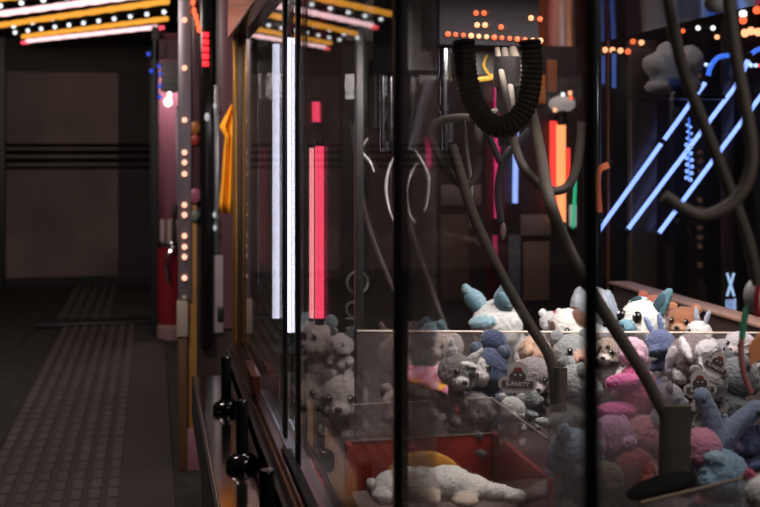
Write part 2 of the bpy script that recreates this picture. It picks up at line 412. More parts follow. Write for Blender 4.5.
# slim post at the divider's left end, from the bed to the top
p_ = P(359, 200, 2.62)
o = centre(obj('divider_post', b1((p_.x - .009, p_.y - .004, dz(p_.y) + .008), (p_.x + .011, p_.y + .016, Z(-.39)), .001), mat('grey_post', (.06, .055, .055), .35, .5)))
tag(o, 'slim dark grey post at the left end of the acrylic divider', 'post')
zt = Z(.56); zb = Z(.64); zf = Z(.75)
ch = thing('prize_chute', 'prize chute with red lower boards and clear acrylic guard above them', 'prize chute', ((CX0 + CX1) / 2, (CY0 + CY1) / 2, zf))
bm = NB(); box(bm, (CX0, CY1, zf), (CX1 + .01, CY1 + .01, zb), .001); obj('red_board', bm, RED, ch)
bm = NB(); box(bm, (CX1, CY0, zf), (CX1 + .01, CY1, zb), .001); obj('red_board', bm, RED, ch)
bm = NB(); box(bm, (CX0 - .012, CY1 - .03, zf), (CX0, CY1 + .01, zb + .0), .001); obj('red_board', bm, RED, ch)
obj('chute_floor', b1((CX0, CY0, zf - .008), (CX1, CY1, zf)), mat('chute_floor', (.16, .12, .11), .6), ch)
for q in ([(CX0, CY1, zb), (CX1, CY1, zb), (CX1, CY1, zt), (CX0, CY1, zt)], [(CX1 - .004, CY0, zf + .002), (CX1 - .004, CY1, zf + .002), (CX1 - .004, CY1, zt), (CX1 - .004, CY0, zt)]):
    bm = NB(); sheet(bm, q, .004); obj('acrylic_guard', bm, ACRYL2 if q[0][1] == CY0 else ACRYL, ch, smooth=False)
    for e in ([q[2], q[3]], [q[0], q[1]]): obj('polished_edge', t1(e, .002, 6), mat('acrylic_edge2', (.3, .23, .2), .35), ch)
A, B = P(549, 407, 1.84), P(672, 369, 2.14)
acr('acrylic_guard', 'hazy slanted acrylic guard in front of the magenta plush', [[dn(A, dz(A.y)), dn(B, dz(B.y)), B, A]], ACRYL2, False)
A, B = P(640, 503, 1.56), P(768, 472, 1.70)
acr('acrylic_guard', 'low acrylic guard with a dull tan edge at the lower right corner', [[dn(A, dz(A.y)), dn(B, dz(B.y)), B, A]], ACRYL)

# ================================================================== claws and carriages
def pp(pts, zc): return smooth_path([P(x, y, zc if len(r) == 0 else r[0]) for x, y, *r in pts])
TOPZ = Z(-.392)
# left carriage and chrome claw
z = 2.75
cl = thing('claw', 'small bright chrome claw hanging from the silver carriage behind the thick black post', 'claw', P(405, 100, z))
lo = P(401, 70, z); hi = P(437, 70, z); lf = P(374, 70, z + .05)
ca = thing('crane_carriage', 'silver sheet-metal crane carriage at top centre above the chrome claw', 'crane carriage', P(405, 70, z))
bm = NB(); sheet(bm, [lo, hi, Vector((hi.x, hi.y, TOPZ)), Vector((lo.x, lo.y, TOPZ))], .004); obj('front_plate', bm, STEEL, ca)
bm = NB(); sheet(bm, [lf, lo, Vector((lo.x, lo.y, TOPZ)), Vector((lf.x, lf.y, TOPZ))], .004); obj('side_plate', bm, mat('carriage_dark', (.06, .055, .06), .4, .6), ca)
bm = NB(); q = [P(372, 72, z + .05), P(402, 72, z - .01), P(439, 72, z), P(430, 72, z + .12), P(380, 72, z + .14)]; sheet(bm, q, .008); obj('bottom_plate', bm, BLACK, ca)
bm = NB()
for px, y0, y1, r in ((383, 72, 152, .008), (391, 72, 148, .013), (412, 72, 140, .02)): tube(bm, [P(px, y0, z + .06), P(px, y1, z + .06)], r, 12)
obj('guide_rod', bm, CHROME, ca)
for px, py, r, h in ((412, 88, .027, 10), (413, 108, .022, 8), (411, 128, .026, 12), (391, 100, .019, 6), (391, 125, .02, 8), (386, 146, .016, 10)):
    obj('hub_ring', t1([P(px, py - h / 2, z + .04), P(px, py + h / 2, z + .04)], r, 16), mat('dark_chrome', (.4, .39, .39), .2, 1), cl)
bm = NB(); tube(bm, [P(428, 80, z), P(410, 150, z)], .014, 8); obj('arm', bm, mat('grey_arm', (.2, .2, .24), .35, .7), cl)
for pts in ([(404, 148), (391, 163), (386, 185), (388, 205), (394, 222)], [(408, 140), (419, 157), (428, 175), (428, 195), (424, 212)], [(417, 162), (409, 178), (406, 195), (409, 212), (415, 223)], [(368, 138), (361, 150), (370, 162), (374, 172)]):
    q = pp(pts, z); obj('prong', t1(q, lambda u: .0045 + .0035 * math.sin(u * PI), 8, flat=.6), mat('bright_chrome', (.9, .87, .86), .25, .25), cl)

# middle carriage: dark box with reflected lights set as glowing dots, coiled hose, big three-armed claw
z = 2.45
ca = thing('crane_carriage', 'dark box-shaped crane carriage with orange reflections set as glowing dots along its lower edge', 'crane carriage', P(492, 45, z))
a = P(438, 45, z); b = P(546, 42, z)
bm = NB(); box(bm, (a.x, a.y - .01, a.z), (b.x, a.y + .16, TOPZ), .004); obj('housing', bm, mat('carriage_box', (.014, .012, .014), .7, 0, spec=.15), ca)
ORB = glow('orange_led', (1.0, .15, .05), 1.5); ORB2 = glow('warm_led', (1.0, .42, .2), 2.0)
yf = a.y - .014
for i in range(13):
    px = 448 + i * 7.7; c = PY_(px, 34 + i * .55, yf)
    bm = NB(); ball(bm, c, .006 if i % 3 else .007, 10); obj('lamp', bm, ORB2 if i in (3, 4, 5, 11, 12) else ORB, ca)  # orange reflections on the box, made as glowing beads
for px, py in ((476, 13), (484, 13), (477, 25), (485, 25), (501, 27), (531, 18), (540, 19)):
    bm = NB(); ball(bm, PY_(px, py, yf), .007, 10); obj('lamp', bm, ORB2 if py == 25 or px == 531 else ORB, ca)
bm = NB(); q = [P(461, 52, z + .1), P(540, 50, z + .1), P(540, 74, z + .1), P(463, 74, z + .1)]; sheet(bm, q, .006); obj('motor_plate', bm, mat('motor_plate', (.07, .066, .06), .5, .3), ca)
bm = NB(); tube(bm, pp([(500, 72), (490, 78), (478, 80), (470, 84)], z + .08), .007, 8); tube(bm, pp([(487, 55), (484, 66), (490, 76)], z + .08), .004, 6); obj('yellow_wire', bm, mat('wire_yellow', (.55, .32, .03), .5), ca)
bm = NB()
for px, y0, y1, r in ((445, 46, 78, .014), (445, 78, 118, .011), (446, 106, 150, .009), (452, 115, 142, .006)): tube(bm, [P(px, y0, z + .05), P(px, y1, z + .05)], r, 12)
for py in (78, 108): tube(bm, [P(445, py - 3, z + .05), P(445, py + 3, z + .05)], .017, 14)
obj('lift_rod', bm, CHROME, ca)
# coiled black hose
path = pp([(464, 40), (466, 70), (473, 100), (486, 120), (500, 127), (516, 120), (528, 100), (532, 70), (530, 40)], 2.0)
n = len(path); ln = [0]
for i in range(1, n): ln.append(ln[-1] + (path[i] - path[i - 1]).length)
bm = NB(); N = 400; pts = []
def at(s):
    for i in range(1, n):
        if ln[i] >= s: t = (s - ln[i - 1]) / (ln[i] - ln[i - 1]); return path[i - 1].lerp(path[i], t)
    return path[-1]
fine = [at(ln[-1] * k / N) for k in range(N + 1)]
tube(bm, fine, lambda u: .0185 + .003 * abs(math.sin(u * PI * 40)), 14)
o = obj('coiled_hose', bm, mat('hose_rubber', (.003, .0025, .002), .7, spec=.06)); centre(o)
tag(o, 'black ribbed cable hose hanging in a loop below the row of orange dots', 'hose')
# the big claw
zc = 2.15
hub = P(505, 95, zc + .1)
cl = thing('claw', 'large brown-grey metal claw with long bent arms and flat paddles over the plush toys', 'claw', hub)
bm = NB()
for py, r, h in ((72, .03, 30), (100, .024, 26), (122, .032, 14), (140, .02, 12)):
    tube(bm, [P(507, py - h / 2, zc + .12), P(507, py + h / 2, zc + .12)], r, 18)
obj('hub', bm, mat('hub_dark', (.05, .045, .045), .35, .8), cl)
def arm(pts, z0, r, m=GUN, name='arm', flat=1.0): obj(name, t1(pp(pts, z0), r, 12, flat=flat), m, cl)
arm([(500, 120, 2.2), (455, 118, 2.1), (430, 128), (436, 150), (448, 172), (463, 185), (474, 178), (480, 155), (479, 125, 2.1), (495, 112, 2.2)], 2.05, .0085)
arm([(452, 145), (464, 186), (476, 222), (503, 278), (530, 325), (547, 352), (553, 372), (555, 402)], 2.02, .0105)
arm([(504, 48, 2.5), (508, 70, 2.35), (512, 110, 2.12), (514, 140, 2.0), (522, 164), (538, 184), (553, 191), (568, 186), (576, 168), (580, 145), (582, 122)], 1.9, .0082)
arm([(512, 48, 2.5), (519, 70, 2.35), (530, 105, 2.15), (540, 150, 1.92), (549, 198), (568, 248), (600, 305), (640, 368), (656, 397), (664, 412)], 1.72, .0105)
arm([(530, 130), (516, 145), (504, 160), (498, 190), (501, 222)], 2.15, .008, mat('arm_dark', (.06, .06, .07), .6, .1))
arm([(486, 132), (493, 146), (499, 160), (503, 165)], 2.15, .007, MATS['arm_dark'])
arm([(464, 120), (467, 150), (471, 180), (471, 200)], 2.05, .0055, MATS['bright_chrome'], 'arm', .6)
arm([(497, 48, 2.5), (500, 65, 2.3), (507, 100), (515, 150)], 2.1, .0065)
# paddles: curved plates at the ends of the arms
def paddle(c0, c1, wpx, zz, th=.006, lab=None):
    bm = NB(); nseg = 8; rows = []
    for i in range(nseg + 1):
        t = i / nseg; cx = c0[0] + (c1[0] - c0[0]) * t; cy = c0[1] + (c1[1] - c0[1]) * t
        row = []
        for j in range(7):
            u = j / 6 - .5; p = P(cx + u * wpx, cy, zz + .03 * (u * u * 4) * .5 - .0 * t)
            row.append(p)
        rows.append(row)
    dirv = Vector((SY, CY, 0)) * th
    f = [[bm.verts.new(p) for p in r] for r in rows]; b = [[bm.verts.new(p + dirv) for p in r] for r in rows]
    R, C = len(f), 7
    for i in range(R - 1):
        for j in range(C - 1):
            bm.faces.new((f[i][j], f[i][j + 1], f[i + 1][j + 1], f[i + 1][j])); bm.faces.new((b[i][j], b[i + 1][j], b[i + 1][j + 1], b[i][j + 1]))
    for i in range(R - 1):
        for j in (0, C - 1): bm.faces.new((f[i][j], f[i + 1][j], b[i + 1][j], b[i][j]))
    for j in range(C - 1):
        for i in (0, R - 1): bm.faces.new((f[i][j], b[i][j], b[i][j + 1], f[i][j + 1]))
    return obj('paddle', bm, GUN, cl)
paddle((676, 406), (675, 478), 31, 1.70)
paddle((560, 368), (559, 412), 15, 2.0)
bm = NB(); ball(bm, P(662, 486, 1.68), (.062, .03, .014), 16, Euler((0, -.22, 0))); o = obj('paddle_tip', bm, mat('tip_black', (.006, .006, .006), .9, spec=.05), cl)
bm = NB(); ball(bm, P(471, 215, 2.1), (.011, .004, .026), 12); obj('paddle', bm, mat('pink_paddle', (.3, .19, .17), .35, .3), cl)
bm = NB(); ball(bm, P(503, 231, 2.15), (.007, .004, .018), 12); obj('paddle', bm, mat('pink_paddle2', (.45, .3, .3), .3, .3), cl)
# nearest claw at the right edge
zc = 1.25
cl = thing('claw', 'blurred bent claw arms at the upper right edge, nearest the camera', 'claw', P(735, 60, zc))
CLM = mat('near_claw', (.085, .065, .05), .6, .1)
obj('arm', t1(pp([(724, -95), (727, -20), (735, 50), (745, 104), (752, 150), (747, 182), (730, 205), (703, 216), (682, 208), (664, 196)], zc), .0075, 12), CLM, cl)
obj('arm', t1(pp([(664, -20), (678, 50), (690, 90), (706, 130), (730, 190), (748, 240), (758, 285)], zc + .1), .0075, 12), CLM, cl)
bm = NB(); tube(bm, [P(712, -100, zc + .05), P(712, -40, zc + .05)], .03, 16); obj('hub', bm, MATS['hub_dark'], cl)
bm = NB(); ball(bm, P(716, 3, zc + .05), (.016, .012, .012), 12); obj('knuckle', bm, mat('knuckle', (.5, .45, .42), .5), cl)
# farther thin claw arms on the left
zc = 3.2
cl = thing('claw', 'thin grey claw arms slanting down left of centre, farther inside the machine', 'claw', P(400, 130, zc))
for pts in ([(352, 120), (358, 165), (366, 215), (382, 262), (398, 300)], [(392, 130), (405, 190), (412, 232), (430, 285), (452, 345)]):
    obj('arm', t1(pp(pts, zc), .008, 10), mat('far_arm', (.16, .14, .13), .45, .6), cl)
bm = NB(); tube(bm, [P(372, 60, zc), P(372, 128, zc)], .03, 16); tube(bm, [P(352, 120, zc), P(394, 130, zc)], .014, 12); obj('hub', bm, MATS['hub_dark'], cl)

# ================================================================== plush toys
def desat(c, k=.3):
    y = .3 * c[0] + .59 * c[1] + .11 * c[2]; return tuple(v + (y - v) * k for v in c)
def colr_(c): return colr(c)
def colr(c): return tuple(((v / 255) / 12.92 if v / 255 <= .04045 else ((v / 255 + .055) / 1.055) ** 2.4) for v in c)
FUR = fur_mat()
EYEM = mat('toy_eye', (.006, .005, .005), .08)
NOSEM = mat('toy_nose', (.012, .01, .01), .45)
WHITE = mat('toy_white', (.75, .73, .72), .8)
def blob(name, parts, parent, vox, fuzz, m=None):
    """ellipsoids (centre, radii, euler, colour) fused into one furry surface; each spot keeps the colour of the ellipsoid it came from"""
    bm = NB()
    for c, r, e, k in parts: ball(bm, c, r, 14, Euler(e))
    me = bpy.data.meshes.new('tmp'); bm.to_mesh(me); bm.free()
    t = bpy.data.objects.new('tmp', me); COL.objects.link(t)
    md = t.modifiers.new('r', 'REMESH'); md.mode = 'VOXEL'; md.voxel_size = vox
    sm = t.modifiers.new('s', 'SMOOTH'); sm.iterations = 5; sm.factor = .5
    dg = bpy.context.evaluated_depsgraph_get(); nme = bpy.data.meshes.new_from_object(t.evaluated_get(dg))
    bpy.data.objects.remove(t); bpy.data.meshes.remove(me)
    nme.name = name
    inv = [((Matrix.Translation(Vector(c)) @ Euler(e).to_matrix().to_4x4() @ Matrix.Diagonal((*r, 1))).inverted(), k) for c, r, e, k in parts]
    at = nme.color_attributes.new('Col', 'FLOAT_COLOR', 'POINT')
    seed = Vector((random.random() * 50, random.random() * 50, 0))
    nrm = [v.normal.copy() for v in nme.vertices]
    for i, v in enumerate(nme.vertices):
        best = min(((M @ v.co).length + .10 * noise.noise(v.co * 60 + seed), j) for j, (M, k) in enumerate(inv))
        at.data[i].color = (*inv[best[1]][1], 1)
    for i, v in enumerate(nme.vertices):
        v.co += nrm[i] * fuzz * (.3 * noise.noise(v.co * 90 + seed) + .7 * noise.noise(v.co * 260 + seed) + .9 * noise.noise(v.co * 620 + seed))
    o = bpy.data.objects.new(name, nme); COL.objects.link(o); nme.materials.clear(); nme.materials.append(m or FUR)
    for p in nme.polygons: p.use_smooth = True
    o.parent = parent; return o
def ear_pts(kind, s, sx):
    """ear of a unit head (radius 1), sx=-1 or 1 side"""
    if kind == 'point': return [((sx * .62, .05, .85), (.34, .14, .42), (0, sx * .35, 0)), ((sx * .82, .05, 1.25), (.17, .09, .34), (0, sx * .3, 0))]
    if kind == 'big':   return [((sx * .95, .05, .78), (.46, .17, .58), (0, sx * .75, 0)), ((sx * 1.32, .05, 1.12), (.3, .12, .4), (0, sx * .7, 0))]
    if kind == 'leaf':  return [((sx * .62, .05, .95), (.42, .3, .56), (0, sx * .35, 0)), ((sx * .84, .05, 1.42), (.22, .17, .3), (0, sx * .3, 0))]
    if kind == 'tilt':  return [((sx * .78, .05, .8), (.38, .18, .6), (0, .5, 0)), ((sx * 1.06, .05, 1.22), (.24, .12, .32), (0, .45, 0))] if sx > 0 else [((-.5, .1, .82), (.5, .17, .2), (0, -.35, 0)), ((-.8, .1, .74), (.22, .14, .16), (0, 0, 0))]
    if kind == 'round': return [((sx * .72, .05, .78), (.36, .2, .36), (0, 0, 0))]
    if kind == 'flop':  return [((sx * .88, -.1, .25), (.2, .3, .62), (0, -sx * .35, 0)), ((sx * 1.02, -.18, -.25), (.18, .28, .36), (0, -sx * .1, 0))]
    if kind == 'long':  return [((sx * .42, .1, 1.25), (.22, .14, .7), (0, sx * .2, 0))]
    return []
TOYG = 'plush toys heaped in the crane game'
def toy(label, px, py, zc, wpx, head, body=None, muzzle=None, ear=('point', None), inner=None, yaw=0, pitch=0, roll=0, eyes=True, nose=(0, 0, 0), patches=(), limbs=None, belly=None, torso=1.0, bdir=(0, .25, -1), name='plush_toy', cat='plush toy', tail=True, eyesize=.15, group=TOYG, spread=1.0):
    r = wpx / F * zc / 2
    t = thing(name, label, cat, P(px, py, zc), group)
    t.rotation_euler = Euler((pitch, roll, yaw - YAW), 'ZYX') if False else (Matrix.Rotation(yaw - math.atan2(t.location.x, t.location.y), 3, 'Z') @ Matrix.Rotation(pitch, 3, 'X') @ Matrix.Rotation(roll, 3, 'Y')).to_euler()
    colr = lambda c: desat(colr_(c))
    head = colr(head); body = colr(body) if body else head; muz = colr(muzzle) if muzzle else head
    limbs = colr(limbs) if limbs else body; belly = colr(belly) if belly else body
    V = lambda a: tuple(v * r for v in a)
    hp = [(V((0, 0, 0)), V((1, .92, .9)), (0, 0, 0), head), (V((0, -.7, -.28)), V((.46, .5, .36)), (0, 0, 0), muz),
          (V((.45, -.35, -.3)), V((.45, .45, .42)), (0, 0, 0), head), (V((-.45, -.35, -.3)), V((.45, .45, .42)), (0, 0, 0), head)]
    for c, rr, k in patches: hp.append((V(c), V(rr), (0, 0, 0), colr(k)))
    vox = r / 14
    blob('head', hp, t, vox, r * .075)
    bd = Vector(bdir).normalized(); bc = bd * 1.55 * r
    if torso:
        T = torso
        M = bd.to_track_quat('-Z', 'Y')
        def W(a): return tuple(Vector(bd * .2 * r) + M @ (Vector(a) * r * T))
        e = M.to_euler()
        s = spread
        bp = [(W((0, .05, -1.25)), V((.8 * T, .72 * T, .95 * T)), e, body), (W((0, -.32, -1.3)), V((.52 * T, .48 * T, .68 * T)), e, belly),
              (W((.75 * s, -.4, -.95)), V((.28 * T, .62 * T, .3 * T)), e, limbs), (W((-.75 * s, -.4, -.95)), V((.28 * T, .62 * T, .3 * T)), e, limbs),
              (W((.62 * s, -.75, -1.9)), V((.34 * T, .7 * T, .33 * T)), e, limbs), (W((-.62 * s, -.75, -1.9)), V((.34 * T, .7 * T, .33 * T)), e, limbs)]
        if tail: bp.append((W((.2, .95, -1.7)), V((.2 * T, .55 * T, .2 * T)), e, body))
        blob('body', bp, t, vox * 1.15, r * .075)
    if ear and ear[0]:
        for sx in (-1, 1):
            ec = (colr(ear[2]) if len(ear) > 2 and sx < 0 else colr(ear[1])) if ear[1] else head
            eo = blob('ear', [(V(c), V(rr), e, ec) for c, rr, e in ear_pts(ear[0], r, sx)], t, vox * .9, r * .05)
            if inner:
                cc, rr, e = ear_pts(ear[0], r, sx)[0]
                bm = NB(); ball(bm, V((cc[0], cc[1] - rr[1] * .72, cc[2] + .05)), V((rr[0] * .66, rr[1] * .5, rr[2] * .75)), 12, Euler(e))
                obj('ear_lining', bm, mat('lining_%d_%d_%d' % inner, colr(inner), .9), eo, local=True)
    if eyes:
        for sx in (-1, 1):
            c = Vector((sx * .42, -.8, .16)); c = c * (1.0 / math.sqrt((c.x / 1) ** 2 + (c.y / .92) ** 2 + (c.z / .9) ** 2))
            bm = NB(); ball(bm, V(c * 1.0), V((eyesize, eyesize * .7, eyesize * 1.1)), 12); eo = obj('eye', bm, EYEM, t, local=True)
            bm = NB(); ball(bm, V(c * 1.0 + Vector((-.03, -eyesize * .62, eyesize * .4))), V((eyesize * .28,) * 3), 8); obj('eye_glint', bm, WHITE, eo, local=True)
    if nose is not None:
        bm = NB(); ball(bm, V((0, -1.2, -.18)), V((.16, .1, .11)), 12); obj('nose', bm, NOSEM if nose == (0, 0, 0) else mat('nose_%d_%d_%d' % nose, colr(nose), .6), t, local=True)
    t['_r'] = 0; del t['_r']
    return t

WH, TE, CRM = (208, 208, 203), (110, 165, 180), (210, 196, 178)
D = math.radians
toy('white plush cat with pale teal pointed ears and brow, head bowed behind the divider', 497, 324, 2.78, 53, WH, body=(200, 200, 205), ear=('leaf', (125, 172, 188)), inner=(80, 125, 140), yaw=D(-28), pitch=D(22), roll=D(-8), eyes=False, nose=(120, 80, 90), patches=[((-.1, -.74, .52), (.6, .34, .2), (125, 172, 188)), ((-.1, -.9, .2), (.5, .22, .28), (120, 75, 75))])
toy('white plush dog with teal muzzle and one big teal ear by the back ledge', 643, 323, 2.68, 50, (214, 214, 204), body=(215, 215, 210), muzzle=(100, 160, 180), ear=('tilt', (72, 132, 146), (178, 196, 208)), inner=(36, 78, 92), yaw=D(-44), pitch=D(-12), roll=D(-2), nose=(70, 130, 150), eyesize=.22)
toy('white and brown spotted plush dog slumped at the back beside the black post', 567, 326, 2.86, 38, (222, 216, 208), body=(175, 175, 180), muzzle=(226, 222, 216), ear=('flop', (98, 62, 42)), yaw=D(30), roll=D(-30), eyes=True, nose=(90, 50, 45), patches=[((.5, -.5, .1), (.5, .5, .58), (112, 68, 42))])
toy('pale grey plush with a smooth domed head behind the brown spotted dog', 592, 306, 3.05, 44, (190, 198, 208), ear=('flop', (165, 182, 205)), eyes=False, nose=None, yaw=D(150))
toy('small grey and white plush with a red bow left of the spotted dog', 551, 322, 2.9, 24, (196, 194, 192), ear=('round', (220, 220, 220)), patches=[((.4, -.2, .7), (.5, .3, .25), (170, 40, 40))], yaw=D(20))
toy('ginger orange plush peeking over behind the big teal ear', 684, 322, 2.86, 34, (176, 98, 42), ear=('round', (196, 112, 50)), yaw=D(-20), muzzle=(205, 150, 100))
toy('rust orange plush behind the white dog with teal muzzle', 655, 309, 2.98, 32, (190, 84, 46), ear=('round', (190, 84, 46)), eyes=False, nose=None, yaw=D(160))
toy('small white plush rabbit with two grey knob ears near the ledge', 699, 333, 2.68, 27, (214, 210, 210), ear=('long', (170, 182, 200)), yaw=D(-25), roll=D(8), muzzle=(224, 216, 208), patches=[((.6, -.2, -.1), (.5, .5, .4), (226, 220, 200))])
toy('taupe and white striped plush puppy lying face down at right', 694, 357, 2.42, 52, (132, 112, 112), body=(140, 120, 120), muzzle=(215, 210, 212), ear=('flop', (190, 180, 184)), yaw=D(20), pitch=D(30), roll=D(-15), eyes=False, nose=None, patches=[((-.35, -.3, .75), (.16, .7, .28), (226, 220, 222)), ((.4, -.4, .65), (.5, .4, .3), (205, 196, 200)), ((-.75, -.45, -.3), (.3, .4, .4), (226, 222, 224)), ((.05, -.6, .15), (.14, .6, .5), (226, 220, 222))])
toy('magenta plush with a pale pink head lying on its side mid heap', 632, 352, 2.34, 33, (240, 180, 208), body=(206, 44, 122), limbs=(216, 70, 150), muzzle=(240, 170, 205), ear=(None, None), yaw=D(30), pitch=D(-10), roll=D(16), eyes=False, nose=None, torso=1.75, bdir=(.22, -.12, -1))
toy('navy blue plush dog with white face and dark nose in front of the divider', 489, 368, 2.46, 44, (58, 72, 104), body=(70, 84, 116), muzzle=(210, 200, 194), ear=('round', (62, 78, 112)), inner=(92, 108, 130), yaw=D(-28), pitch=D(-4), nose=(45, 42, 46), eyesize=.12, patches=[((-.05, -.55, -.1), (.5, .5, .7), (205, 194, 188)), ((-.4, -.78, 0), (.26, .24, .36), (64, 60, 62))])
toy('dark blue plush with its back turned behind the white-faced navy dog', 493, 342, 2.52, 28, (58, 72, 108), ear=('flop', (74, 88, 118)), eyes=False, nose=None, yaw=D(140))
toy('grey plush raccoon with white muzzle and black nose at centre left', 457, 372, 2.38, 40, (112, 104, 100), body=(120, 110, 106), muzzle=(200, 192, 188), ear=('point', (190, 186, 182)), yaw=D(22), pitch=D(6), roll=D(20), nose=(18, 16, 16), patches=[((.42, -.7, .22), (.28, .3, .2), (30, 28, 30)), ((.2, -.5, .62), (.5, .35, .12), (210, 206, 202))])
toy('beige plush rabbit half hidden behind the acrylic edge at centre left', 448, 346, 2.72, 34, (176, 158, 146), ear=('flop', (160, 150, 140)), yaw=D(-50), muzzle=(190, 176, 166))
toy('teal plush with rounded back at the left of the white cat', 434, 337, 2.8, 34, (70, 112, 124), ear=('round', (60, 100, 114)), eyes=False, nose=None, yaw=D(130))
toy('deep blue plush left of the teal one, head just above the divider', 412, 334, 2.86, 26, (44, 66, 106), ear=('round', (44, 66, 106)), yaw=D(-20), muzzle=(180, 120, 80))
toy('peach orange plush lying behind the hanging tag', 535, 352, 2.56, 36, (200, 150, 118), ear=('flop', (208, 158, 118)), yaw=D(60), roll=D(30), eyes=False, muzzle=(214, 170, 140), nose=None)
toy('grey mauve plush with pale snout carrying the hanging tag', 533, 375, 2.4, 40, (138, 126, 128), body=(128, 120, 122), muzzle=(205, 186, 184), ear=('flop', (120, 110, 112)), yaw=D(12), pitch=D(16), nose=(40, 36, 38))
toy('grey-green plush with a peach muzzle below the spotted dog', 572, 353, 2.58, 42, (142, 144, 142), muzzle=(206, 150, 118), ear=('round', (130, 136, 138)), yaw=D(22), pitch=D(-6), patches=[((.1, -.5, .0), (.6, .5, .4), (206, 158, 128)), ((0, -.5, -.7), (.45, .45, .3), (214, 206, 226))], nose=(150, 60, 50))
toy('soft pale grey plush below the peach-muzzled one at mid height', 577, 385, 2.32, 46, (148, 150, 150), body=(150, 152, 152), ear=('round', (156, 158, 158)), eyes=False, nose=None, yaw=D(110))
toy('tan plush leopard with dark spots beside the white dog', 608, 352, 2.58, 32, (150, 126, 112), muzzle=(206, 196, 186), ear=('round', (120, 96, 84)), yaw=D(-15), patches=[((-.3, -.7, .4), (.16, .2, .12), (60, 46, 40)), ((.2, -.72, .45), (.16, .2, .12), (60, 46, 40)), ((.5, -.6, .1), (.14, .3, .12), (66, 50, 44))], body=(190, 178, 170))
toy('blue plush with ribbon-like pale ear just below the white dog', 660, 344, 2.5, 32, (88, 102, 148), ear=('long', (128, 152, 206)), eyes=False, nose=None, yaw=D(-30), roll=D(-20))
toy('small multicoloured plush parrot with red wing and orange beak at right', 722, 349, 2.5, 22, (150, 140, 150), body=(150, 44, 62), muzzle=(214, 138, 60), ear=(None, None), limbs=(100, 110, 130), yaw=D(-20), nose=None)
toy('pale pink and white plush lamb at the right edge of the heap', 741, 345, 2.48, 30, (196, 186, 190), ear=('flop', (206, 186, 194)), yaw=D(-35), muzzle=(208, 180, 182))
toy('slate grey plush under the lamb at right', 738, 377, 2.3, 44, (116, 120, 122), ear=('round', (104, 108, 112)), eyes=False, nose=None, yaw=D(120))
toy('grey plush mouse behind the second hanging tag', 709, 386, 2.26, 36, (128, 122, 122), ear=('round', (140, 130, 132)), yaw=D(-10), pitch=D(10))
toy('cream plush with floral pink blanket draped over it', 424, 388, 2.5, 48, (176, 150, 142), ear=('round', (176, 150, 142)), eyes=False, nose=None, yaw=D(180))
toy('brown tabby plush cat behind the thick black post', 398, 352, 2.66, 40, (110, 90, 80), muzzle=(196, 186, 180), ear=('point', (96, 72, 62)), yaw=D(18), patches=[((-.3, -.7, .3), (.3, .3, .14), (50, 40, 36)), ((.35, -.7, .28), (.3, .3, .14), (50, 40, 36)), ((0, -.6, .6), (.12, .5, .3), (190, 180, 172))])
toy('grey plush seal leaning on the slim grey post', 344, 398, 2.9, 50, (160, 146, 138), muzzle=(180, 168, 160), ear=('round', (90, 82, 78)), yaw=D(-10))
toy('grey-brown plush bear with a dark eye patch behind the left glass', 318, 338, 3.2, 44, (176, 164, 154), muzzle=(150, 140, 132), ear=('round', (120, 150, 152)), yaw=D(-40), patches=[((-.2, -.8, .1), (.35, .25, .3), (26, 24, 24))], nose=(30, 28, 28))
toy('small dark teal plush seen between the two thin black posts', 287, 322, 3.5, 24, (58, 76, 82), ear=('long', (80, 112, 118)), yaw=D(-20), eyes=False)
toy('grey plush mask-faced owl beside the slim grey post, rimmed by red light', 341, 345, 3.1, 26, (170, 158, 156), ear=('point', (84, 96, 98)), yaw=D(-20), muzzle=(128, 116, 116))
toy('tan plush bear low behind the left glass', 312, 392, 3.2, 44, (150, 136, 126), ear=('round', (88, 78, 72)), yaw=D(30))
toy('light blue plush elephant slumped right of the chute', 574, 452, 2.1, 52, (118, 140, 162), body=(108, 128, 150), ear=('flop', (128, 152, 176)), yaw=D(25), pitch=D(20), eyes=False, nose=None, limbs=(128, 150, 170), patches=[((-.6, -.1, .7), (.3, .3, .7), (140, 166, 188))])
toy('grey-blue plush below the hanging tag, only its rounded head showing', 528, 396, 2.36, 26, (130, 136, 136), ear=('round', (70, 84, 104)), eyes=False, nose=None, yaw=D(100))
toy('mauve pink plush pig beside the thick blurred post', 612, 436, 2.14, 46, (178, 112, 152), body=(170, 106, 140), muzzle=(196, 136, 176), ear=('flop', (186, 124, 168)), yaw=D(50), pitch=D(-10), eyes=False, nose=None)
toy('red plush crab lying flat under the claw paddle', 634, 470, 2.1, 48, (150, 46, 42), body=(140, 44, 40), ear=(None, None), eyes=False, nose=None, yaw=D(40), torso=.8)
toy('olive brown plush turtle at the foot of the pink pig', 606, 478, 2.05, 36, (104, 92, 60), ear=(None, None), eyes=False, nose=None, yaw=D(20), torso=.7)
toy('rose plush behind the hazy guard left of the claw paddle', 644, 438, 2.26, 52, (160, 82, 92), ear=('round', (160, 82, 92)), eyes=False, nose=None, yaw=D(150), torso=.9)
toy('periwinkle blue plush rabbit with two arms raised beside the claw paddle', 727, 446, 2.0, 34, (118, 140, 186), body=(108, 130, 178), ear=('long', (140, 160, 200)), eyes=False, nose=None, yaw=D(160), roll=D(18), limbs=(140, 160, 200))
toy('violet blue plush with a pink nose at the right edge', 750, 440, 1.92, 34, (96, 104, 158), ear=('round', (110, 116, 168)), yaw=D(-50), muzzle=(170, 150, 190), eyes=False, nose=(206, 130, 160))
toy('pink and white striped plush fish between the blue ones', 702, 447, 1.86, 42, (206, 112, 148), body=(190, 96, 130), ear=(None, None), muzzle=(206, 196, 206), eyes=False, nose=None, yaw=D(-60), patches=[((-.2, -.7, .2), (.4, .4, .5), (208, 196, 206))])
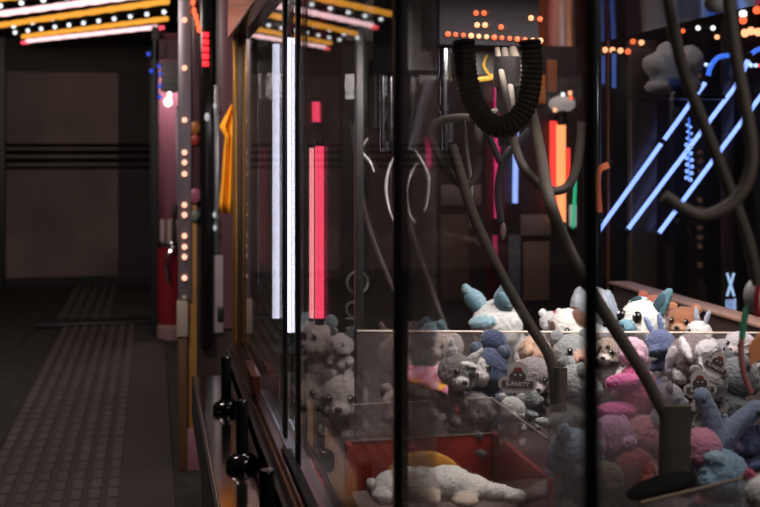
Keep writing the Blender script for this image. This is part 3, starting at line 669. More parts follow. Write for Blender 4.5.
toy('powder blue plush dolphin with dark open mouth behind the low guard', 722, 474, 1.84, 54, (112, 150, 176), body=(112, 148, 174), ear=('flop', (120, 158, 184)), yaw=D(-35), pitch=D(-12), eyes=False, nose=None, patches=[((-.15, -.92, -.08), (.3, .2, .14), (34, 42, 54)), ((.0, -.6, .55), (.5, .4, .3), (140, 172, 194))])
toy('hot pink plush with white head at the bottom right corner', 764, 494, 1.42, 40, (214, 206, 206), body=(206, 60, 104), ear=('round', (206, 60, 104)), eyes=False, nose=None, yaw=D(160), bdir=(-.25, -.1, -1), group=None)
# more toys that fill the heap between the named ones
toy('lavender grey plush under the taupe puppy at right', 668, 398, 2.24, 34, (124, 116, 126), ear=('round', (124, 116, 126)), eyes=False, nose=None, yaw=D(100))
toy('ash grey plush beneath the navy dog, low behind the chute', 476, 408, 2.42, 36, (118, 108, 108), ear=('flop', (108, 100, 100)), eyes=False, nose=None, yaw=D(70))
toy('faded white plush bear under the tag at the chute corner', 512, 409, 2.34, 28, (168, 164, 160), ear=('round', (168, 164, 160)), yaw=D(0), eyes=False, nose=(90, 70, 70))
toy('cream plush low at left behind the acrylic, above the chute', 400, 408, 2.5, 42, (150, 130, 122), ear=('round', (150, 130, 122)), yaw=D(-20), eyes=False, nose=(70, 56, 52))

# the white dog lying in the chute, with a yellow round cushion behind it
zc = 2.17
dog = thing('plush_dog', 'white plush dog lying on its belly in the prize chute', 'plush toy', P(440, 500, zc))
W1, W2 = colr((236, 230, 222)), colr((222, 200, 180))
L = dog.location
def q(px, py, dzc=0.0): return tuple(P(px, py, zc + dzc) - L)
blob('body', [(q(420, 484), (.05, .045, .034), (0, 0, 0), W1), (q(448, 482), (.052, .05, .032), (0, 0, 0), W1), (q(470, 488), (.045, .04, .026), (0, 0, 0), W1), (q(492, 492), (.05, .022, .018), (0, .1, 0), W1), (q(515, 496), (.03, .02, .014), (0, .1, 0), W1), (q(402, 480), (.03, .03, .032), (0, 0, 0), W1), (q(430, 497, -.05), (.02, .04, .016), (0, 0, 0), W2), (q(465, 500, -.05), (.028, .03, .012), (0, 0, 0), W2)], dog, .004, .0035)
blob('head', [(q(390, 488), (.036, .036, .034), (0, 0, 0), W1), (q(382, 496, -.03), (.022, .022, .018), (0, 0, 0), W1)], dog, .0035, .003)
blob('ear', [(q(409, 484, -.03), (.016, .012, .03), (0, .3, 0), W2)], dog, .004, .001)
blob('ear', [(q(373, 488), (.014, .012, .024), (0, -.4, 0), W1)], dog, .004, .001)
cu = thing('round_cushion', 'yellow round plush cushion standing behind the white dog in the chute', 'cushion', P(424, 500, 2.3))
bm = NB(); ball(bm, (P(424, 484, 2.26)), (.088, .014, .074), 24, Euler((.12, 0, -YAW))); obj('cover', bm, mat('yellow_cloth', (.62, .27, .03), .8), cu)
# red plush arm and pink hand lying over the chute's back board
arm_ = thing('plush_snake', 'red plush snake with a pink striped tail behind the chute board', 'plush toy', P(465, 425, 2.5))
bm = NB(); tube(bm, pp([(451, 414), (466, 413), (482, 415), (497, 424)], 2.46), .016, 14); obj('body', bm, mat('red_plush', (.5, .03, .03), .9), arm_)
bm = NB(); tube(bm, pp([(497, 424), (488, 424), (478, 430), (468, 440)], 2.44), lambda u: .012 - .004 * u, 12); obj('tail', bm, mat('pink_plush', (.55, .2, .2), .9), arm_)
# floral blanket
bl = thing('floral_cloth', 'pink floral baby blanket with orange blossoms over the cream plush', 'blanket', P(428, 378, 2.36))
def floral():
    m, n, l = nm('floral_print'); b = n['Principled BSDF']; tc = n.new('ShaderNodeTexCoord')
    v = n.new('ShaderNodeTexVoronoi'); v.inputs['Scale'].default_value = 48; l.new(tc.outputs['Object'], v.inputs['Vector'])
    r = n.new('ShaderNodeValToRGB'); r.color_ramp.interpolation = 'CONSTANT'; e = r.color_ramp.elements
    e[0].color = (.62, .12, .2, 1); e[1].position = .5; e[1].color = (.7, .4, .46, 1)
    for p, c in ((.28, (.75, .3, .36, 1)), (.72, (.66, .3, .5, 1)), (.88, (.8, .38, .06, 1))): k = e.new(p); k.color = c
    sp = n.new('ShaderNodeSeparateColor'); l.new(v.outputs['Color'], sp.inputs[0]); l.new(sp.outputs[0], r.inputs[0]); l.new(r.outputs[0], b.inputs['Base Color'])
    b.inputs['Roughness'].default_value = .9; return m
bm = NB(); nx, ny = 14, 10; g = []
for i in range(nx + 1):
    row = []
    for j in range(ny + 1):
        u, v = i / nx, j / ny
        px = 398 + u * 50; py = 366 + v * 30 * (.35 + .65 * u) + 9 * (u - .6) ** 2 - 2 * math.sin(u * 9)
        row.append(bm.verts.new(P(px, py, 2.41 - .07 * math.sin(v * 1.6) - .012 * math.sin(u * 11 + v * 4))))
    g.append(row)
for i in range(nx):
    for j in range(ny): bm.faces.new((g[i][j], g[i + 1][j], g[i + 1][j + 1], g[i][j + 1]))
o = obj('cloth', bm, floral(), bl); md = o.modifiers.new('s', 'SOLIDIFY'); md.thickness = .006

# hanging paper tags
def make_text(txt, size, parent, loc, rot, m, name='lettering', ext=.0004):
    cu_ = bpy.data.curves.new(name, 'FONT'); cu_.body = txt; cu_.size = size; cu_.extrude = ext; cu_.align_x = 'CENTER'; cu_.align_y = 'CENTER'; cu_.offset = size * .02
    t = bpy.data.objects.new('tmp', cu_); COL.objects.link(t)
    dg = bpy.context.evaluated_depsgraph_get(); me = bpy.data.meshes.new_from_object(t.evaluated_get(dg)); bpy.data.objects.remove(t)
    me.name = name; me.materials.clear(); me.materials.append(m)
    o = bpy.data.objects.new(name, me); COL.objects.link(o); o.parent = parent; o.location = loc; o.rotation_euler = rot; return o
PAPER = mat('tag_paper', (.6, .54, .5), .8); INK = mat('tag_ink', (.075, .06, .06), .8); LET = mat('tag_letters', (.6, .54, .5), .8); REDI = mat('tag_red', (.28, .05, .05), .8)
def disc(bm, cx, cz, rx, rz, y, th=.0008, n=22):
    a = [bm.verts.new((cx + rx * math.cos(2 * PI * k / n), y, cz + rz * math.sin(2 * PI * k / n))) for k in range(n)]
    b = [bm.verts.new((v.co.x, y + th, v.co.z)) for v in a]
    bm.faces.new(a); bm.faces.new(b[::-1])
    for k in range(n): bm.faces.new((a[k], a[(k + 1) % n], b[(k + 1) % n], b[k]))
def papertag(label, px, py, zc, wpx, roll, yaw=0, lighter=1):
    s = wpx / F * zc; t = thing('hang_tag', label, 'hang tag', P(px, py, zc), 'paper tags on the plush toys')
    t.rotation_euler = (Matrix.Rotation(yaw - YAW, 3, 'Z') @ Matrix.Rotation(roll, 3, 'Y')).to_euler()
    bm = NB(); disc(bm, 0, .25 * s, .29 * s, .3 * s, 0); disc(bm, -.3 * s, -.06 * s, .22 * s, .2 * s, 0.0001); disc(bm, .3 * s, -.06 * s, .22 * s, .2 * s, .0002)
    box(bm, (-.36 * s, .0003, -.3 * s), (.36 * s, .0012, .1 * s)); obj('card', bm, PAPER, t, local=True)
    bm = NB(); disc(bm, 0, .14 * s, .23 * s, .17 * s, -.001); disc(bm, 0, .25 * s, .14 * s, .14 * s, -.0012); obj('dark_dome', bm, INK, t, local=True)
    bm = NB(); disc(bm, 0, .34 * s, .11 * s, .06 * s, -.0016); obj('red_tuft', bm, REDI, t, local=True)
    bm = NB(); disc(bm, -.07 * s, .2 * s, .035 * s, .025 * s, -.0024); disc(bm, .07 * s, .2 * s, .035 * s, .025 * s, -.0024); obj('white_dots', bm, LET, t, local=True)
    bm = NB(); box(bm, (-.43 * s, -.0028, -.15 * s), (.43 * s, -.002, .04 * s)); obj('name_band', bm, INK, t, local=True)
    make_text('B-PARTY', .165 * s, t, (0, -.0036, -.055 * s), (PI / 2, 0, 0), LET)
    return t
papertag('cream paper tag reading B-PARTY on the grey mauve plush', 517.5, 382, 2.26, 37, D(2))
papertag('grey paper tag at right, partly covered by a blue plush arm', 700, 388, 2.1, 32, D(-2))
papertag('small tilted paper tag above the grey tag at right', 716, 366, 2.2, 27, D(28))

# raised light-blue arms near the paddle
for lab, a, b, c in (('thick powder blue plush worm standing up right of the claw paddle', (702, 396), (712, 420), (718, 450)), ('periwinkle plush worm leaning in from the right edge', (757, 408), (738, 424), (718, 446))):
    t = thing('plush_worm', lab, 'plush toy', P(*c, 1.88), TOYG)
    k = desat(colr((122, 142, 170)), .2) if a[0] < 730 else desat(colr((118, 134, 166)), .25); q0 = [P(*p, 1.9) - t.location for p in (a, b, c)]
    q0 = smooth_path(q0, 4)
    blob('body', [(tuple(p), (.022 - .006 * (1 - i / len(q0)),) * 3, (0, 0, 0), k) for i, p in enumerate(q0)], t, .004, .002)
    bm = NB(); ball(bm, P(a[0] + 2, a[1] + 5, 1.88) - t.location, (.004,) * 3, 8); obj('eye', bm, EYEM, t, local=True)

# toy clown-like bauble at right edge: white ball with a red line, green stem, orange cloth
t = thing('hanging_toy', 'blurred hanging toy with white ball, green stem and orange flap at the right edge', 'toy', P(755, 395, 1.45))
bm = NB(); ball(bm, P(757, 296, 1.45), (.018, .018, .024), 16); obj('ball', bm, mat('ball_white', (.85, .83, .8), .5), t)
bm = NB(); tube(bm, pp([(762, 274), (757, 295), (757, 316)], 1.425), .0035, 8); obj('red_stripe', bm, mat('stripe_red', (.4, .02, .03), .5), t)
bm = NB(); tube(bm, pp([(751, 302), (745, 316), (742, 338)], 1.45), .0045, 10); obj('stem', bm, mat('stem_green', (.12, .5, .28), .5), t)
bm = NB(); tube(bm, pp([(742, 337), (741, 355), (744, 374), (751, 393)], 1.45), .004, 10); obj('ribbon', bm, mat('ribbon_pink', (.6, .2, .18), .5), t)
bm = NB(); sheet(bm, [P(749, 345, 1.46), P(762, 330, 1.46), P(766, 352, 1.46), P(750, 366, 1.46)], .004); obj('flap', bm, mat('orange_cloth', (1.0, .36, .14), .8), t)
bm = NB(); tube(bm, [P(762, 274, 1.45), P(764, 180, 1.45)], .0015, 6); obj('cord', bm, BLACK, t)

# ================================================================== the hall seen behind and beside the crane game
def front(Y, px0, py0, px1, py1, th, m, name, parent, push=0.0):
    """a slab facing the camera side on the plane y=Y, spanning two image corners"""
    a = PY_(px0, py0, Y); b = PY_(px1, py1, Y)
    return obj(name, b1((a.x, Y - push, b.z), (b.x, Y - push + th, a.z), min(.004, th / 4)), m, parent)
# game cabinet beyond the crane game, with marquee bulbs up its corner
Y1 = 5.28
g1 = thing('arcade_cabinet', 'dark game cabinet past the crane game with warm bulbs up its corner', 'arcade cabinet', (.72, 5.8, 0))
obj('body', b1((.16, Y1, 0), (1.28, 6.3, 2.6), .01), mat('cabinet_brown', (.05, .035, .034), .4, 0, .3, 4), g1)
front(Y1, 178, -60, 191, 300, .03, mat('bulb_post', (.22, .19, .22), .35, .4), 'bulb_post', g1, .03)
BULB = glow('warm_bulb', (1.0, .5, .34), 1.5)
for py in (-15, 20, 68, 120, 152.5, 162.5, 174, 205, 215, 236, 247, 257, 278, 298):
    c = PY_(184.5, py, Y1 - .04); bm = NB(); ball(bm, c, .014, 10); obj('bulb', bm, BULB if py < 290 else mat('dim_bulb', (.5, .35, .3), .3), g1)
front(Y1, 176.5, 300, 187.5, 335, .05, mat('cream_box', (.4, .32, .27), .6), 'junction_box', g1, .05)
front(Y1, 178, 335, 187, 468, .04, mat('brown_wood', (.11, .05, .025), .6), 'corner_leg', g1, .04)
front(Y1, 188, 200, 197, 440, .012, mat('orange_wood', (.34, .17, .05), .5, 0, .4, 5), 'wood_strip', g1, .012)
front(Y1, 191, -60, 200, 200, .012, mat('plum_panel', (.07, .035, .04), .3), 'plum_panel', g1, .012)
front(Y1, 200, -60, 212, 345, .05, BLACKGLOSS, 'black_post', g1, .05)
front(Y1, 213, 85, 219.5, 255, .02, mat('silver_tube', (.5, .5, .52), .3, .9), 'silver_strip', g1, .02)
front(Y1, 213, 255, 223, 332, .02, mat('white_plastic', (.32, .27, .28), .5), 'coin_door', g1, .02)
front(Y1, 217, 306, 223, 322, .022, BLACK, 'coin_slot', g1, .022)
front(Y1, 219.5, -60, 236, 328, .012, mat('mauve_panel', (.14, .06, .075), .35), 'mauve_panel', g1, .012)
front(Y1, 236, -60, 258, 335, .012, mat('brown_panel', (.14, .085, .065), .4), 'brown_panel', g1, .012)
front(Y1, 258, 60, 300, 335, .012, mat('grey_panel', (.085, .075, .075), .4), 'grey_panel', g1, .012)
front(Y1, 285, 30, 298, 300, .014, mat('crimson_panel', (.3, .045, .09), .4), 'crimson_panel', g1, .014)
front(Y1, 183, 428, 206, 470, .03, mat('pink_kickplate', (.3, .13, .16), .5), 'kick_plate', g1, .03)
REDL = glow('red_led', (1.0, .02, .03), 2.2)
for i in range(5):
    c = PY_(205.5, 35 + i * 7.2, Y1 - .055); bm = NB(); box(bm, c + Vector((-.016, -.01, -.013)), c + Vector((.016, .0, .013)), .003); obj('red_lamp', bm, REDL, g1)
for i, (px, py) in enumerate(((193, 2), (194, 11), (196, 17), (197.5, 23), (199, 29))):
    bm = NB(); ball(bm, PY_(px, py, Y1 - .05), (.012, .01, .02), 10); obj('orange_lamp', bm, ORB, g1)
for px, py, r in ((207, 117, .013), (215, 106, .009), (214.5, 215, .009), (215, 228, .009)):
    bm = NB(); ball(bm, PY_(px, py, Y1 - .06), (r, .012, r * 1.6), 10); obj('spark_knob', bm, glow('white_spark', (.9, .9, .95), .4), g1)  # small knobs whose white spark is emission in the material
for k, (px, py, r, c) in enumerate(((195, 128, .035, (.35, .12, .03)), (195, 140, .03, (.3, .03, .03)), (195, 196, .04, (.3, .08, .14)), (195, 216, .03, (.12, .16, .14)))):
    bm = NB(); ball(bm, PY_(px, py, Y1 - .02), (r * .8, .012, r), 12); obj('prize_art', bm, mat('art_%d' % k, c, .4), g1)
# grey rounded lettering down its side panel
bm = NB()
def arcpts(cx, cy, rx, ry, a0, a1, n=22): return [PY_(cx + rx * math.cos(D(a0 + (a1 - a0) * k / n)), cy - ry * math.sin(D(a0 + (a1 - a0) * k / n)), Y1 - .006) for k in range(n + 1)]
tube(bm, arcpts(357.5, 282.5, 10.5, 11, -62, 242), .014, 8, flat=.3)
tube(bm, arcpts(352, 309, 5.5, 7, 30, 270), .011, 8, flat=.3)
for py in (318.5, 328): tube(bm, [PY_(346, py, Y1 - .006), PY_(356, py, Y1 - .006)], .011, 8, flat=.3)
obj('lettering', bm, mat('grey_letters', (.8, .8, .8), .5), g1)

def neon(label, pts, Y, r, m, parent=None, cat='light tube', name='light_tube', group=None, smooth=True, dy=0.0, caps=True):
    q0 = [PY_(x, y, Y - dy) for x, y in pts]; q0 = smooth_path(q0, 5) if smooth and len(q0) > 2 else q0
    t = thing(name, label, cat, q0[-1], group)
    obj('glass_tube', t1(q0, r, 12), m, t)
    if caps:
        for a, b in ((q0[0], q0[1]), (q0[-1], q0[-2])):
            bm = NB(); d = (a - b).normalized(); tube(bm, [a, a + d * r * 1.5], r * 1.1, 10); tube(bm, [a + d * r, a + d * r + Vector((0, dy, 0))], r * .4, 6)
            obj('end_cap', bm, BLACK, t)
    return t
WT = glow('cool_white_tube', (.8, .8, 1.0), 3.3); RT = glow('red_tube', (1.0, .06, .14), 2.3); PT = glow('pale_red_tube', (1.0, .3, .32), 2.6)
neon('tall white glowing tube left of the thin black post', [(276, 44), (276, 318)], 3.4, .0113, WT, dy=.03)
neon('tall white glowing tube between the two thin black posts', [(291, 38), (291, 332)], 3.2, .0113, WT, dy=.03)
neon('red glowing tube, left of the close pair', [(311.5, 148), (311.5, 318)], 3.0, .0065, PT, dy=.03)
neon('red glowing tube, right and broader of the close pair', [(319.5, 146), (319.5, 318)], 3.0, .0125, RT, dy=.03)
neon('short striped red light bar above the red pair of tubes', [(316, 102), (316, 122)], Y1, .02, RT, dy=.06)
# orange cloth hanging at the crane game's far corner
t = thing('orange_cloth', 'orange cloth pennant hanging beside the far corner post', 'cloth', P(229, 212, 4.0))
bm = NB(); prof = [(231.5, 104, 235.5), (227, 112, 235.5), (223, 120, 235.5), (220, 126, 235.5), (222, 131, 235.5), (225, 136, 235.5), (224, 150, 235.5), (222, 180, 235.5), (220, 200, 235.5), (218.5, 213, 235.5)]
rows = []
for i, (xa, y, xb) in enumerate(prof):
    rows.append([bm.verts.new(P(xa + (xb - xa) * j / 6, y + (1 if j % 2 else 0), 4.0 + .012 * math.sin(j * 2.1 + i * .3))) for j in range(7)])
for a, b in zip(rows, rows[1:]):
    for j in range(6): bm.faces.new((a[j], a[j + 1], b[j + 1], b[j]))
o = obj('fabric', bm, mat('orange_fabric', (1.0, .36, .01), .8), t); md = o.modifiers.new('s', 'SOLIDIFY'); md.thickness = .003
obj('hanger', t1([P(233, 105, 4.0), P(234, 80, 3.95), (.283, 3.74, P(234, 70, 3.9).z)], .003, 6), BLACK, t)

# stall far down the aisle: pink back wall, lamp box, red drum counter with stacked cups
Y2 = 9.0
st = thing('prize_stall', 'distant stall with a pink back wall at the end of the machine row', 'stall', (.3, 9.4, 0))
a = PY_(159, 110, Y2); b = PY_(184, 110, Y2)
obj('back_wall', b1((a.x, Y2 + .5, 0), (b.x + .3, Y2 + .55, 2.6)), mat('pink_wall', (.42, .15, .2), .6), st)
obj('frame_post', b1((a.x - .06, Y2, 0), (a.x, Y2 + .5, 2.6)), BLACK, st)
obj('canopy', b1((a.x - .06, Y2, PY_(170, 60, Y2).z), (b.x + .3, Y2 + .55, PY_(170, 40, Y2).z)), mat('stall_plum', (.1, .05, .06), .5), st)
front(Y2, 176, 105, 181, 235, .06, mat('lilac_post', (.3, .26, .34), .35, .4), 'lilac_post', st)
t = thing('lamp_box', 'grey ridged lamp box with a bright white bulb at the distant stall', 'lamp', PY_(170, 92, Y2 - .1))
bm = NB(); a = PY_(161, 62, Y2 - .1); b = PY_(181, 92, Y2 - .1); box(bm, (a.x, Y2 - .15, b.z), (b.x, Y2 + .02, a.z), .01)
for k in range(5): zz = b.z + (a.z - b.z) * (k + .5) / 5; box(bm, (a.x - .006, Y2 - .16, zz - .008), (b.x + .006, Y2 - .14, zz + .008))
obj('housing', bm, mat('box_grey', (.16, .16, .17), .5, .3), t)
bm = NB(); ball(bm, PY_(168, 102, Y2 - .1), (.034, .03, .04), 12); ball(bm, PY_(169.5, 95, Y2 - .1), (.02, .02, .03), 10); obj('bulb', bm, glow('white_bulb', (1, .93, .88), 2.2), t)
BLU = glow('blue_led', (.05, .12, 1.0), .6)
t = thing('led_strip', 'short vertical string of blue lights beside the grey lamp box', 'light string', PY_(154, 100, Y2 - .1))
bm = NB(); tube(bm, [PY_(155, 40, Y2 - .12), PY_(155, 102, Y2 - .12)], .012, 8); obj('cable', bm, BLACK, t)
for px, py in ((148.5, 54), (151.5, 71), (159, 66), (160.5, 74), (160, 86), (160, 97)):
    bm = NB(); ball(bm, PY_(px, py, Y2 - .14), .018, 8); obj('bulb', bm, BLU, t)
t = thing('drum_counter', 'red drum-shaped counter with a silver rim at the distant stall', 'counter', (PY_(171, 300, Y2).x, Y2, 0))
zt_ = PY_(171, 241, Y2).z; cxx = PY_(171.5, 241, Y2).x
bm = NB(); lathe(bm, (cxx, Y2, .12), [(.1, 0), (.115, .1), (.115, zt_ - .16)]); obj('drum', bm, mat('drum_red', (.25, .015, .025), .35), t)
bm = NB(); lathe(bm, (cxx, Y2, zt_ - .04), [(.125, 0), (.13, .02), (.125, .04)]); obj('rim', bm, CHROME, t)
bm = NB(); lathe(bm, (cxx, Y2, 0), [(.12, 0), (.12, .1), (.1, .12)]); obj('foot', bm, mat('foot_pink', (.3, .18, .18), .5), t)
bm = NB(); tube(bm, smooth_path([PY_(181, 247, Y2 - .13), PY_(172, 249, Y2 - .15), PY_(166, 262, Y2 - .16), PY_(168, 282, Y2 - .15)]), .014, 8); obj('hose', bm, CHROME, t)
for k, px in enumerate((163, 170, 178)):
    bm = NB()
    x_ = PY_(px, 240, Y2).x
    for i in range(5): lathe(bm, (x_, Y2, zt_ + i * .035), [(.018, 0), (.025, .03), (.027, .034), (.02, .035)], 14)
    tag(centre(obj('cup_stack', bm, mat('cup_white', (.6, .5, .45), .6))), ['stack of pale cups at the left of the red drum counter', 'stack of pale cups at the middle of the red drum counter', 'stack of pale cups at the right of the red drum counter'][k], 'cups', 'cup stacks on the drum counter')
o = centre(obj('dark_bottle', b1((0, 0, 0), (.01, .01, .01)), BLACK)); bpy.data.objects.remove(o)
bm = NB(); c = PY_(177, 240, Y2 - .09); lathe(bm, (c.x - .02, Y2 - .09, zt_), [(.02, 0), (.02, .12), (.012, .16), (.02, .2), (.024, .29), (.012, .31)], 14)
tag(centre(obj('pepper_mill', bm, mat('dark_wood', (.03, .015, .012), .4))), 'tall dark turned wooden mill standing on the red drum counter', 'mill')

# ---- dark cabinets behind the machine
Y3 = 6.1
g2 = thing('arcade_cabinet', 'dark game cabinet behind the big claw with coloured light tubes on its front', 'arcade cabinet', (2.1, 6.5, 0))
obj('body', b1((1.42, Y3, 0), (2.74, 7.0, 2.6), .01), mat('cabinet_plum', (.045, .032, .036), .4, 0, .4, 5), g2)
front(Y3, 463, 55, 490, 80, .03, STEEL, 'steel_plate', g2, .03)
front(Y3, 485, 60, 506, 300, .012, mat('maroon_panel', (.12, .02, .035), .4), 'maroon_panel', g2, .012)
front(Y3, 440, 185, 480, 205, .02, mat('pale_shelf', (.3, .25, .22), .4), 'coin_tray', g2, .02)
front(Y3, 520, 215, 550, 235, .02, mat('pale_shelf2', (.25, .2, .19), .4), 'coin_tray', g2, .02)
front(Y3, 508, 235, 520, 300, .012, mat('slate_card', (.16, .16, .2), .5), 'slate_panel', g2, .012)
front(Y3, 523, 242, 549, 300, .012, mat('brown_card', (.2, .13, .1), .5), 'brown_panel', g2, .012)
front(Y3, 440, 215, 468, 300, .012, mat('umber_card', (.15, .1, .07), .5), 'umber_panel', g2, .012)
front(Y3, 546, 60, 556, 92, .02, mat('rust_card', (.4, .14, .06), .5), 'rust_panel', g2, .02)
MG = glow('magenta_tube', (1.0, .05, .25), .85); BW = glow('pale_blue_tube', (.3, .45, 1.0), 1.6); OR = glow('orange_tube', (1.0, .28, .1), 2.2); RO = glow('scarlet_tube', (1.0, .05, .04), 1.6); GR = glow('green_tube', (.03, .7, .35), .8)
neon('magenta vertical tube seen through the coiled hose loop', [(497, 80), (497, 218)], Y3, .016, MG, dy=.05)
neon('dim magenta tube lower down under the claw', [(495, 235), (495, 262)], Y3, .014, glow('dim_magenta', (.9, .05, .2), .35), dy=.05)
neon('short magenta tube right of the chrome claw', [(428, 136), (428, 168)], Y3, .017, MG, dy=.05)
neon('short pale blue vertical tube below the coiled hose', [(516, 126), (515, 203)], Y3, .016, BW, dy=.05)
neon('scarlet vertical tube beside the broad orange one', [(553, 121), (553, 208)], Y3, .02, RO, dy=.05)
neon('broad orange vertical tube under the grey claw loop', [(561, 123), (561, 222)], Y3, .028, OR, dy=.05)
neon('thin red tube right of the broad orange one', [(568.5, 148), (568.5, 188)], Y3, .01, RO, dy=.05)
neon('green vertical tube at the right of the claw loop', [(575.5, 180), (573, 228)], Y3, .01, GR, dy=.05)
neon('dull orange hooked neon reflection, set as a glowing tube, beside the blurred post', [(599, 212), (597, 185), (599, 170), (608, 165)], Y3 - 2.4, .012, glow('orange_reflection', (1.0, .25, .12), .5), dy=.05)  # reflected neon arc given a shape and glow of its own
t = thing('table_lamp', 'small glowing white lamp with orange sparks left of the blurred post', 'lamp', PY_(561, 112, Y3 - .1))
bm = NB(); ball(bm, PY_(562, 104, Y3 - .1), (.085, .05, .05), 14); obj('shade', bm, glow('lamp_shade_glow', (1, .9, .85), .28), t)
bm = NB(); tube(bm, [PY_(562, 108, Y3 - .1), PY_(562, 125, Y3 - .1)], .03, 12); obj('base', bm, MATS['hub_dark'], t)
for px, py, m in ((563, 94.5, WHT), (570, 93, ORB2), (571, 98, ORB), (555, 110, ORB2)):
    bm = NB(); ball(bm, PY_(px, py, Y3 - .16), .014, 8); obj('bulb', bm, m, t)
front(Y3, 569, 205, 577, 226, .03, glow('pale_glow', (.8, .95, .9), .35), 'lit_card', g2, .03)
front(Y3, 537, 75, 544, 104, .03, mat('amber_card', (.6, .2, .03), .5), 'amber_card', g2, .03)

# right-hand panel whose front carries the blue neon
Y4 = 4.1
g3 = thing('sign_panel', 'tall black sign panel at right whose front carries blue neon bars', 'sign', (2.7, 4.15, 0))
obj('board', b1((1.765, Y4, 0), (3.9, Y4 + .09, 2.9), .01), mat('cabinet_black', (.01, .008, .009), .85, 0, .4, 6, spec=.12), g3)
front(Y4, 626, 40, 655, 340, .02, mat('brown_strip', (.05, .034, .034), .4), 'brown_strip', g3, .02)
front(Y4, 720, 20, 732, 340, .02, mat('brown_strip', (.05, .034, .034), .4), 'brown_strip', g3, .02)
front(Y4, 606, 40, 608, 340, .02, mat('bronze_strip', (.2, .12, .08), .4, .6), 'metal_strip', g3, .02)
front(Y4, 628, 100, 630, 340, .025, mat('bronze_strip', (.2, .12, .08), .4, .6), 'metal_strip', g3, .025)
front(Y4, 722, 298, 734, 318, .02, glow('pale_blue_sign', (.4, .55, .95), .75), 'lit_button', g3, .02)
bm = NB()
for a, b in (((727, 273), (734, 296)), ((734, 273), (727, 296))): tube(bm, [PY_(*a, Y4 - .02), PY_(*b, Y4 - .02)], .006, 8)
obj('lit_letter', bm, glow('pale_blue_letter', (.45, .65, 1.0), .9), g3)
NB_ = glow('blue_neon', (.24, .38, 1.0), 2.2); NBD = glow('deep_blue_neon', (.06, .2, 1.0), 1.1)
neon('leftmost of the three long diagonal blue neon bars', [(598, 232), (661, 144)], Y4, .0088, NB_, dy=.06, cat='neon bar', name='neon_bar', smooth=False)
neon('middle of the three long diagonal blue neon bars', [(628, 229), (741, 79)], Y4, .0088, NB_, dy=.06, cat='neon bar', name='neon_bar', smooth=False)
neon('rightmost of the three long diagonal blue neon bars', [(659, 233), (775, 77)], Y4, .0088, NB_, dy=.06, cat='neon bar', name='neon_bar', smooth=False)
neon('blue neon bar continuing upward above the leftmost long bar', [(664, 140), (705, 83)], Y4, .0088, NB_, dy=.06, cat='neon bar', name='neon_bar', smooth=False)
neon('deep blue neon hook curling at the top of the diagonal bars', [(708, 76), (711, 66), (719, 57), (735, 55)], Y4, .01, NBD, dy=.06, cat='neon bar', name='neon_bar')
neon('short bright blue neon piece above the middle bar', [(742, 72), (745, 66), (748, 61)], Y4, .012, NB_, dy=.06, cat='neon bar', name='neon_bar')
neon('deep blue neon piece cut by the right picture edge', [(751, 54), (757, 50), (768, 46)], Y4, .01, NBD, dy=.06, cat='neon bar', name='neon_bar')
for (px, py), lab in (((600, 232), 'left'), ((627, 237), 'middle')): pass
t = thing('blue_light_cluster', 'hanging chain of small blue beads between the diagonal neon bars', 'light string', PY_(689, 181, Y4 - .06))
BB = glow('blue_bead', (.28, .48, 1.0), 1.3)
for i in range(9):
    for s in (-1, 1):
        px = 689 + s * (2.6 - .8 * abs(i - 5) / 5) + .6 * math.sin(i * 1.3); py = 126 + i * 6.6
        bm = NB(); ball(bm, PY_(px, py + s, Y4 - .075), .009 - .003 * (i < 3), 8); obj('bead', bm, BB, t)
bm = NB(); tube(bm, [PY_(689, 118, Y4 - .05), PY_(689, 181, Y4 - .05)], .004, 6); tube(bm, [PY_(689, 118, Y4 - .05), PY_(689, 118, Y4)], .003, 6); obj('cord', bm, NBD, t)
t = thing('blue_dot_string', 'short string of white-blue dots at the start of the neon hook', 'light string', PY_(700, 64, Y4 - .05))
for px, py in ((694, 62), (700, 64), (706, 64.5), (711, 65), (693, 70), (695, 76), (694, 82), (696, 85)):
    bm = NB(); ball(bm, PY_(px, py, Y4 - .06), .0085 if py < 66 else .006, 8); obj('bulb', bm, glow('ice_dot', (.55, .75, 1.0), 1.5), t)
obj('cord', t1([PY_(694, 85, Y4 - .05), PY_(694, 62, Y4 - .05), PY_(711, 65, Y4 - .05)], .003, 6), BLACK, t)
t = thing('white_dot_string', 'string of white and red dots at the right picture edge', 'light string', PY_(752, 66, Y4 - .05))
for i in range(6):
    bm = NB(); ball(bm, PY_(746 + i * 5, 65 + .2 * i, Y4 - .06), .0095, 8); obj('bulb', bm, MATS['ice_dot'] if i < 3 else REDL, t)
obj('cord', t1([PY_(744, 65, Y4 - .05), PY_(778, 66, Y4 - .05)], .003, 6), BLACK, t)
# orange bulbs on the hall's cabinets
def bulbs(label, pts, Y, r, ms):
    q0 = [PY_(x, y, Y) for x, y in pts]; t = thing('bulb_string', label, 'light string', q0[0])
    obj('cord', t1([p + Vector((0, r, 0)) for p in q0], .004, 6), BLACK, t)
    for i, p in enumerate(q0):
        bm = NB(); ball(bm, p, r, 10); obj('bulb', bm, ms[i % len(ms)], t)
YB = Y4 - .03
neon('pale horizontal light bar at the top centre behind the carriage', [(538, 5), (574, 3.5)], Y3, .014, glow('pale_bar', (1, .72, .55), .9), dy=.05)
neon('pale horizontal light bar at the top, left of the upper right bulbs', [(626, 4), (660, 6)], Y4 - .03, .007, glow('pale_bar2', (.8, .75, .7), .7), dy=.03)
neon('left of two dim blue vertical reflections, set as glowing tubes, near the middle bulb row', [(603, 56), (603, 84)], Y4 - .02, .008, glow('blue_streak', (.08, .16, .6), .5), dy=.03)  # reflected blue streaks put in as faintly emitting tubes
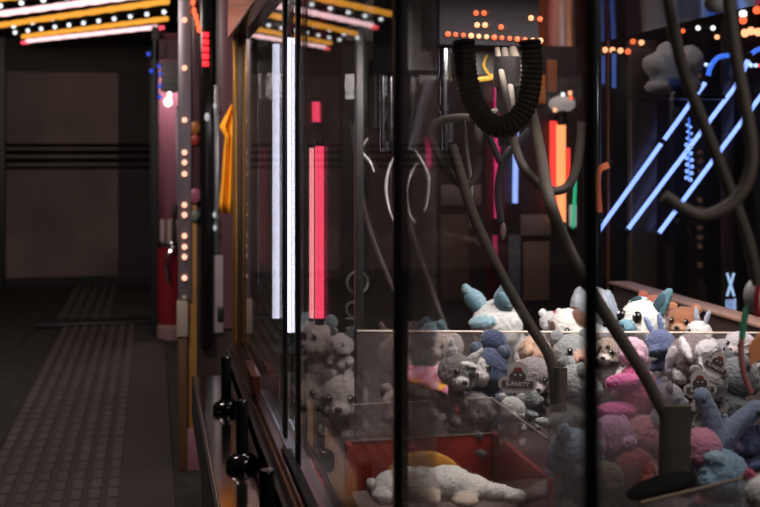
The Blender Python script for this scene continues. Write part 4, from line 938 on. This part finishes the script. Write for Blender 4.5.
neon('right of two dim blue vertical reflections, set as glowing tubes, near the middle bulb row', [(614, 54), (614, 88)], Y4 - .02, .009, MATS['blue_streak'], dy=.03)
t = thing('chrome_pole', 'blurred chrome pole just right of the thick near post', 'pole', (PY_(597, 150, 3.85).x, 3.85, 0))
obj('tube', t1([(t.location.x, 3.85, .012), (t.location.x, 3.85, 2.9)], .014, 14), CHROME, t); bm = NB(); lathe(bm, (t.location.x, 3.85, 0), [(.05, 0), (.05, .01), (.02, .02)]); obj('base_plate', bm, CHROME, t)
bulbs('row of orange bulbs at upper right above the white plush prize', [(664, 10), (675, 11), (685, 12.5), (694, 13.5), (704, 14.5)], YB, .012, [ORB2, ORB2, ORB, REDL, ORB])
bulbs('three orange bulbs left of the white plush prize, upper row', [(593, 26), (602, 26.5), (612, 27.5)], YB, .012, [ORB2, ORB2, ORB])
bulbs('row of orange bulbs left of the white plush prize, middle row', [(589, 49), (597, 49.5), (605, 49.8), (612.5, 50), (620.5, 50.5), (628, 51.5)], YB, .0125, [ORB, REDL, ORB2, ORB2, ORB2, ORB])
bulbs('pair of orange bulbs touching the left of the white plush prize', [(633, 41.5), (641.5, 42.5)], YB, .012, [ORB, ORB2])
bulbs('pair of orange bulbs just over the white plush prize', [(675, 30.5), (683, 31)], YB, .01, [ORB2, ORB])
bulbs('two small orange bulbs at the top centre right', [(612, 5), (623, 6)], YB, .01, [ORB, REDL])
bulbs('three white sparks under the upper right bulbs', [(698, 28), (713, 28), (717, 37)], YB, .011, [WHT, WHT, ORB2])
bulbs('cluster of large warm bulbs at the top right corner', [(743, 14), (743, 20), (745, 33), (751, 31), (758, 32), (757, 10)], YB, .018, [WHT, ORB, ORB2, ORB2, ORB2, ORB])
# shelf with the white prize plush
t = thing('prize_shelf', 'black shelf carrying the white plush prize', 'shelf', PY_(670, 97, Y4))
a = PY_(636, 96, Y4); b = PY_(706, 101, Y4); obj('board', b1((a.x, Y4 - .16, b.z), (b.x, Y4, a.z), .004), BLACK, t)
sh = Y4 - .1
t = thing('plush_bear', 'large white plush bear without detail sitting on the black shelf at upper right', 'plush toy', PY_(672, 96, sh))
L = t.location; k = colr((196, 192, 194)); k2 = colr((150, 155, 175)); blue_glow = colr((60, 90, 170))  # bluish tones put the neon's glow into the white fur colour
def qq(px, py, d=0.0): return tuple(PY_(px, py, sh + d) - L)
blob('body', [(qq(672, 72), (.1, .06, .09), (0, 0, 0), k2), (qq(654, 65), (.055, .05, .045), (0, .4, 0), k), (qq(690, 60), (.06, .05, .065), (0, -.3, 0), k), (qq(666, 52), (.042, .045, .045), (0, 0, 0), k), (qq(659, 87), (.065, .06, .03), (0, 0, 0), k), (qq(688, 86), (.06, .05, .04), (0, 0, 0), k2), (qq(673, 84, -.02), (.05, .05, .04), (0, 0, 0), blue_glow)], t, .014, .004)
# dark lamps and brim over it
front(Y4, 610, 3, 660, 8, .1, STEEL, 'steel_ledge', g3, .1)

print('objects', len(bpy.data.objects))
